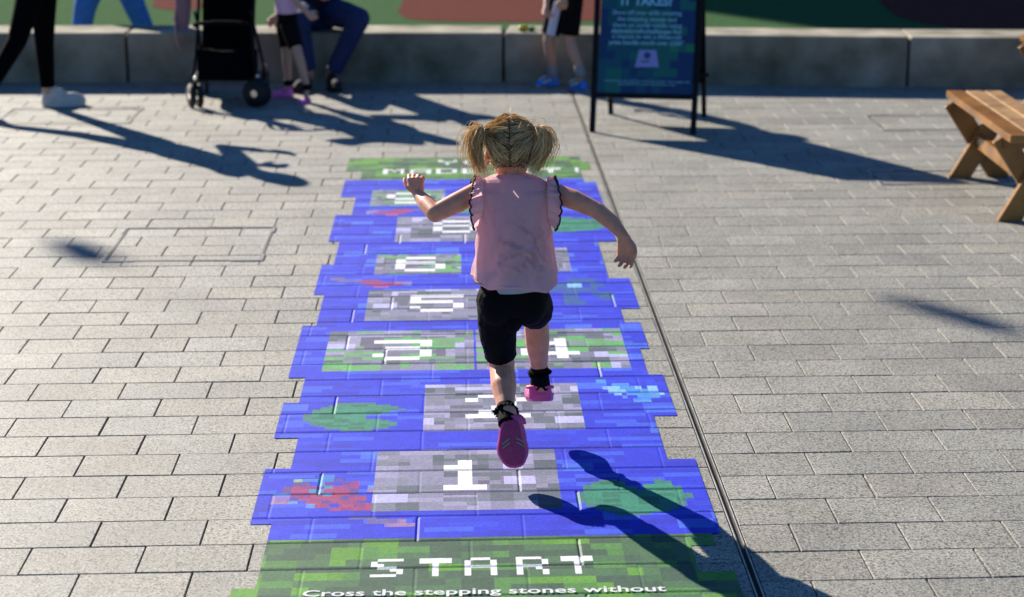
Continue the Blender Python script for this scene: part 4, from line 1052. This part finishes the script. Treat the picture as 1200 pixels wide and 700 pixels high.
for tie, sg_ in ((tieL, -1), (tieR, 1)):
    for i in range(950):
        ph = rr.uniform(-.75, 1.5); th = (abs(rr.gauss(0, .07)) if rr.random() < .35 else rr.uniform(.02, 1.5))
        if ph < -.1: th = rr.uniform(.0, .95)
        s0 = on_head(sg_*th, ph); s2 = tie+V((rr.gauss(0, .006), rr.gauss(0, .006), rr.gauss(0, .006)))
        pts = []; wob = V((rr.gauss(0, .004), rr.gauss(0, .004), rr.gauss(0, .004))); lf = rr.uniform(1.015, 1.075)
        for k_ in range(9):
            f = k_/8; p = s0.lerp(s2, f)+wob*math.sin(math.pi*f)+hup*.006*math.sin(math.pi*f); pts.append(head_push(p, lf) if f < .92 else p)
        st.append((pts, rr.uniform(.0005, .0011), hcol()))
# short loose curls and flyaways round the nape and crown
for i in range(130):
    th = rr.uniform(-1.2, 1.2); ph = rr.uniform(-.85, -.5) if i < 90 else rr.uniform(.3, 1.5); s0 = on_head(th, ph, 1.0); L = rr.uniform(.010, .026); d = (s0-head).normalized()*.7+V((rr.gauss(0, .5), rr.gauss(0, .5), -.9 if i < 90 else .5))
    d.normalize(); cu = V((rr.gauss(0, .012), rr.gauss(0, .012), rr.gauss(0, .012)))
    st.append(([s0+d*(L*f)+cu*math.sin(3.1*f) for f in (0, .2, .4, .6, .8, 1)], .0007, hcol()))
hairmesh(st, 'hair_strands', cap)
hdark = False
# loose rolls of hair drawn back to each tie
for tie, sg_ in ((tieL, -1), (tieR, 1)):
    stt = []
    for base_ph in ((1.30, .98, .70, .40) if sg_ < 0 else (1.30, 1.02)):
        for i in range(30):
            a0 = rr.uniform(0, 6.28); pts = []; rad = rr.uniform(.004, .0085)
            p0 = on_head(sg_*.05, base_ph, 1.05); p1 = tie
            for k_ in range(14):
                f = k_/13; c = head_push(p0.lerp(p1, f)+hup*.008*math.sin(math.pi*f), 1.10 if f < .95 else 1); d = (p1-p0).normalized(); s_, t_, _ = frame_of(d)
                a = a0+f*(3.5+base_ph*2); bul = rad*(.55+.7*math.sin(math.pi*min(1, f*1.05)))+.003*math.sin(f*14+a0)
                pts.append(c+s_*(bul*math.cos(a))+t_*(bul*math.sin(a)))
            stt.append((pts, rr.uniform(.0006, .0011), hcol()))
    hairmesh(stt, 'hair_twist', cap)
tails = [(tieL, [(0, 0, 0), (-.006, -.006, .014), (-.018, -.014, .002), (-.024, -.020, -.034), (-.016, -.024, -.078), (-.004, -.030, -.118)], 1.0),
         (tieR, [(0, 0, 0), (.008, -.008, .012), (.020, -.016, .000), (.024, -.022, -.032), (.006, -.030, -.074), (-.014, -.034, -.108)], 1.0)]
for ti, (tie, path, sc) in enumerate(tails):
    stt = []; sx = -1 if ti == 0 else 1
    for i in range(640):
        grp = int(rr.random()*9); g_a = grp*.7; off = V((math.cos(g_a)*.009, math.sin(g_a)*.009, 0)) if rr.random() < .88 else V((rr.gauss(0, .012), rr.gauss(0, .010), 0))
        Ls = rr.uniform(.6, 1.06); fly = rr.random() < .12
        jit = V((rr.gauss(0, .0025), rr.gauss(0, .0025), rr.gauss(0, .003))); ctrl = []
        for j, p in enumerate(path):
            f = j/(len(path)-1); p = V(p)
            ctrl.append(tie+p+(off*(.3+1.0*math.sin(min(1, f*1.5)*1.57)*(1 if f < .7 else .8)))*(0 if j == 0 else 1)+jit*(1+2*f)*(2.6 if fly and f > .3 else 1)+(V((sx*.012*f*f, 0, .006)) if fly else V((0, 0, 0))))
        cp = catmull(ctrl, 4); n_ = max(7, int(len(cp)*Ls)); cp = cp[:n_]
        wph = grp*1.3; wam = rr.uniform(.003, .0075)
        cp = [c+V((math.sin(k_*.75+wph), math.cos(k_*.75+wph), 0))*wam*(k_/n_) for k_, c in enumerate(cp)]
        stt.append((cp, rr.uniform(.0008, .0015), hcol()))
    hairmesh(stt, 'pigtail', cap)
    bm = NB(); d = V((sx*.8, -.1, .5)).normalized(); s_, t_, d_ = frame_of(d)
    tube(bm, [tie+(s_*math.cos(a*.3927)+t_*math.sin(a*.3927))*.0095 for a in range(16)], .0035, 8, closed=True); obj('hair_tie', bm, M['elastic'], cap, True)

# ---------------------------------------------------------------- out of frame: unseen occluders added to shadow the turf and drop soft spots
bd = empty('occluder_building', (4, 46, 0), 'unseen brick block with windows, added beyond the play area to shadow the turf', 'occluder_building')  # unseen; placed and sized so its shadow covers the right of the turf
bx0, bx1, by0, by1, bh = -12.6, 22, 40.0, 52, 16.1
bm = NB(); box(bm, ((bx0+bx1)/2, (by0+by1)/2, bh/2), (bx1-bx0, by1-by0, bh)); obj('wall', bm, M['brick'], bd)
bm = NB(); box(bm, ((bx0+bx1)/2, (by0+by1)/2, bh+.1), (bx1-bx0+.3, by1-by0+.3, .2)); obj('roof', bm, M['roof'], bd)
for fl in range(5):
    for c in range(9):
        xx = bx0+2.2+c*3.75; zz = 1.9+fl*3.1
        bm = NB()
        for a, b in (((xx-.7, zz-.85), (xx+.7, zz-.85)), ((xx-.7, zz+.85), (xx+.7, zz+.85)), ((xx-.7, zz-.85), (xx-.7, zz+.85)), ((xx+.7, zz-.85), (xx+.7, zz+.85)), ((xx, zz-.85), (xx, zz+.85))):
            beam(bm, (a[0], by0-.03, a[1]), (b[0], by0-.03, b[1]), .07, .08, side=(0, 1, 0), bev=0)
        wn = obj('window', bm, M['white'], bd)
        bm = NB(); box(bm, (xx, by0-.02, zz), (1.36, .03, 1.66)); obj('pane', bm, M['glass'], wn)
def occluder(px, py, Hz, ln, rad, lab):  # unseen hung object, added up-sun to cast a soft spot on the paving
    gpt = G(px, py); t = Hz/math.tan(R(SUN_EL)); c = V((gpt.x-SDX*t, gpt.y-SDY*t, Hz))
    e = empty('hanging_occluder', tuple(c), lab, 'occluder', 'unseen shadow casters above the square')
    bm = NB(); capsule(bm, c-V((0, 0, ln/2)), rad*.7, c+V((0, 0, ln/2)), rad, True, False, n=16); obj('occluder_body', bm, M['darkmetal'], e, True)
    bm = NB(); tube(bm, [c+V((0, 0, ln/2+rad)), c+V((0, 0, ln/2+rad+.4))], .004); obj('occluder_cord', bm, M['darkmetal'], e)
    return c+V((0, 0, ln/2+rad+.4))
c1 = occluder(88, 291, 9.5, .14, .11, 'unseen dark capsule added to drop a soft shadow on the left paving')
c2 = occluder(1106, 366, 9.5, .24, .09, 'unseen dark capsule added to drop a soft shadow on the right paving')
bm = NB(); d_ = (c2-c1).normalized(); tube(bm, [c1-d_*8, c1, c2, c2+d_*8], .003); tag(obj('occluder_cable', bm, M['darkmetal'], None, loc=tuple(c1)), 'unseen thin cable added to carry the two hung shadow casters', 'cable')  # added only to hold the unseen shadow casters
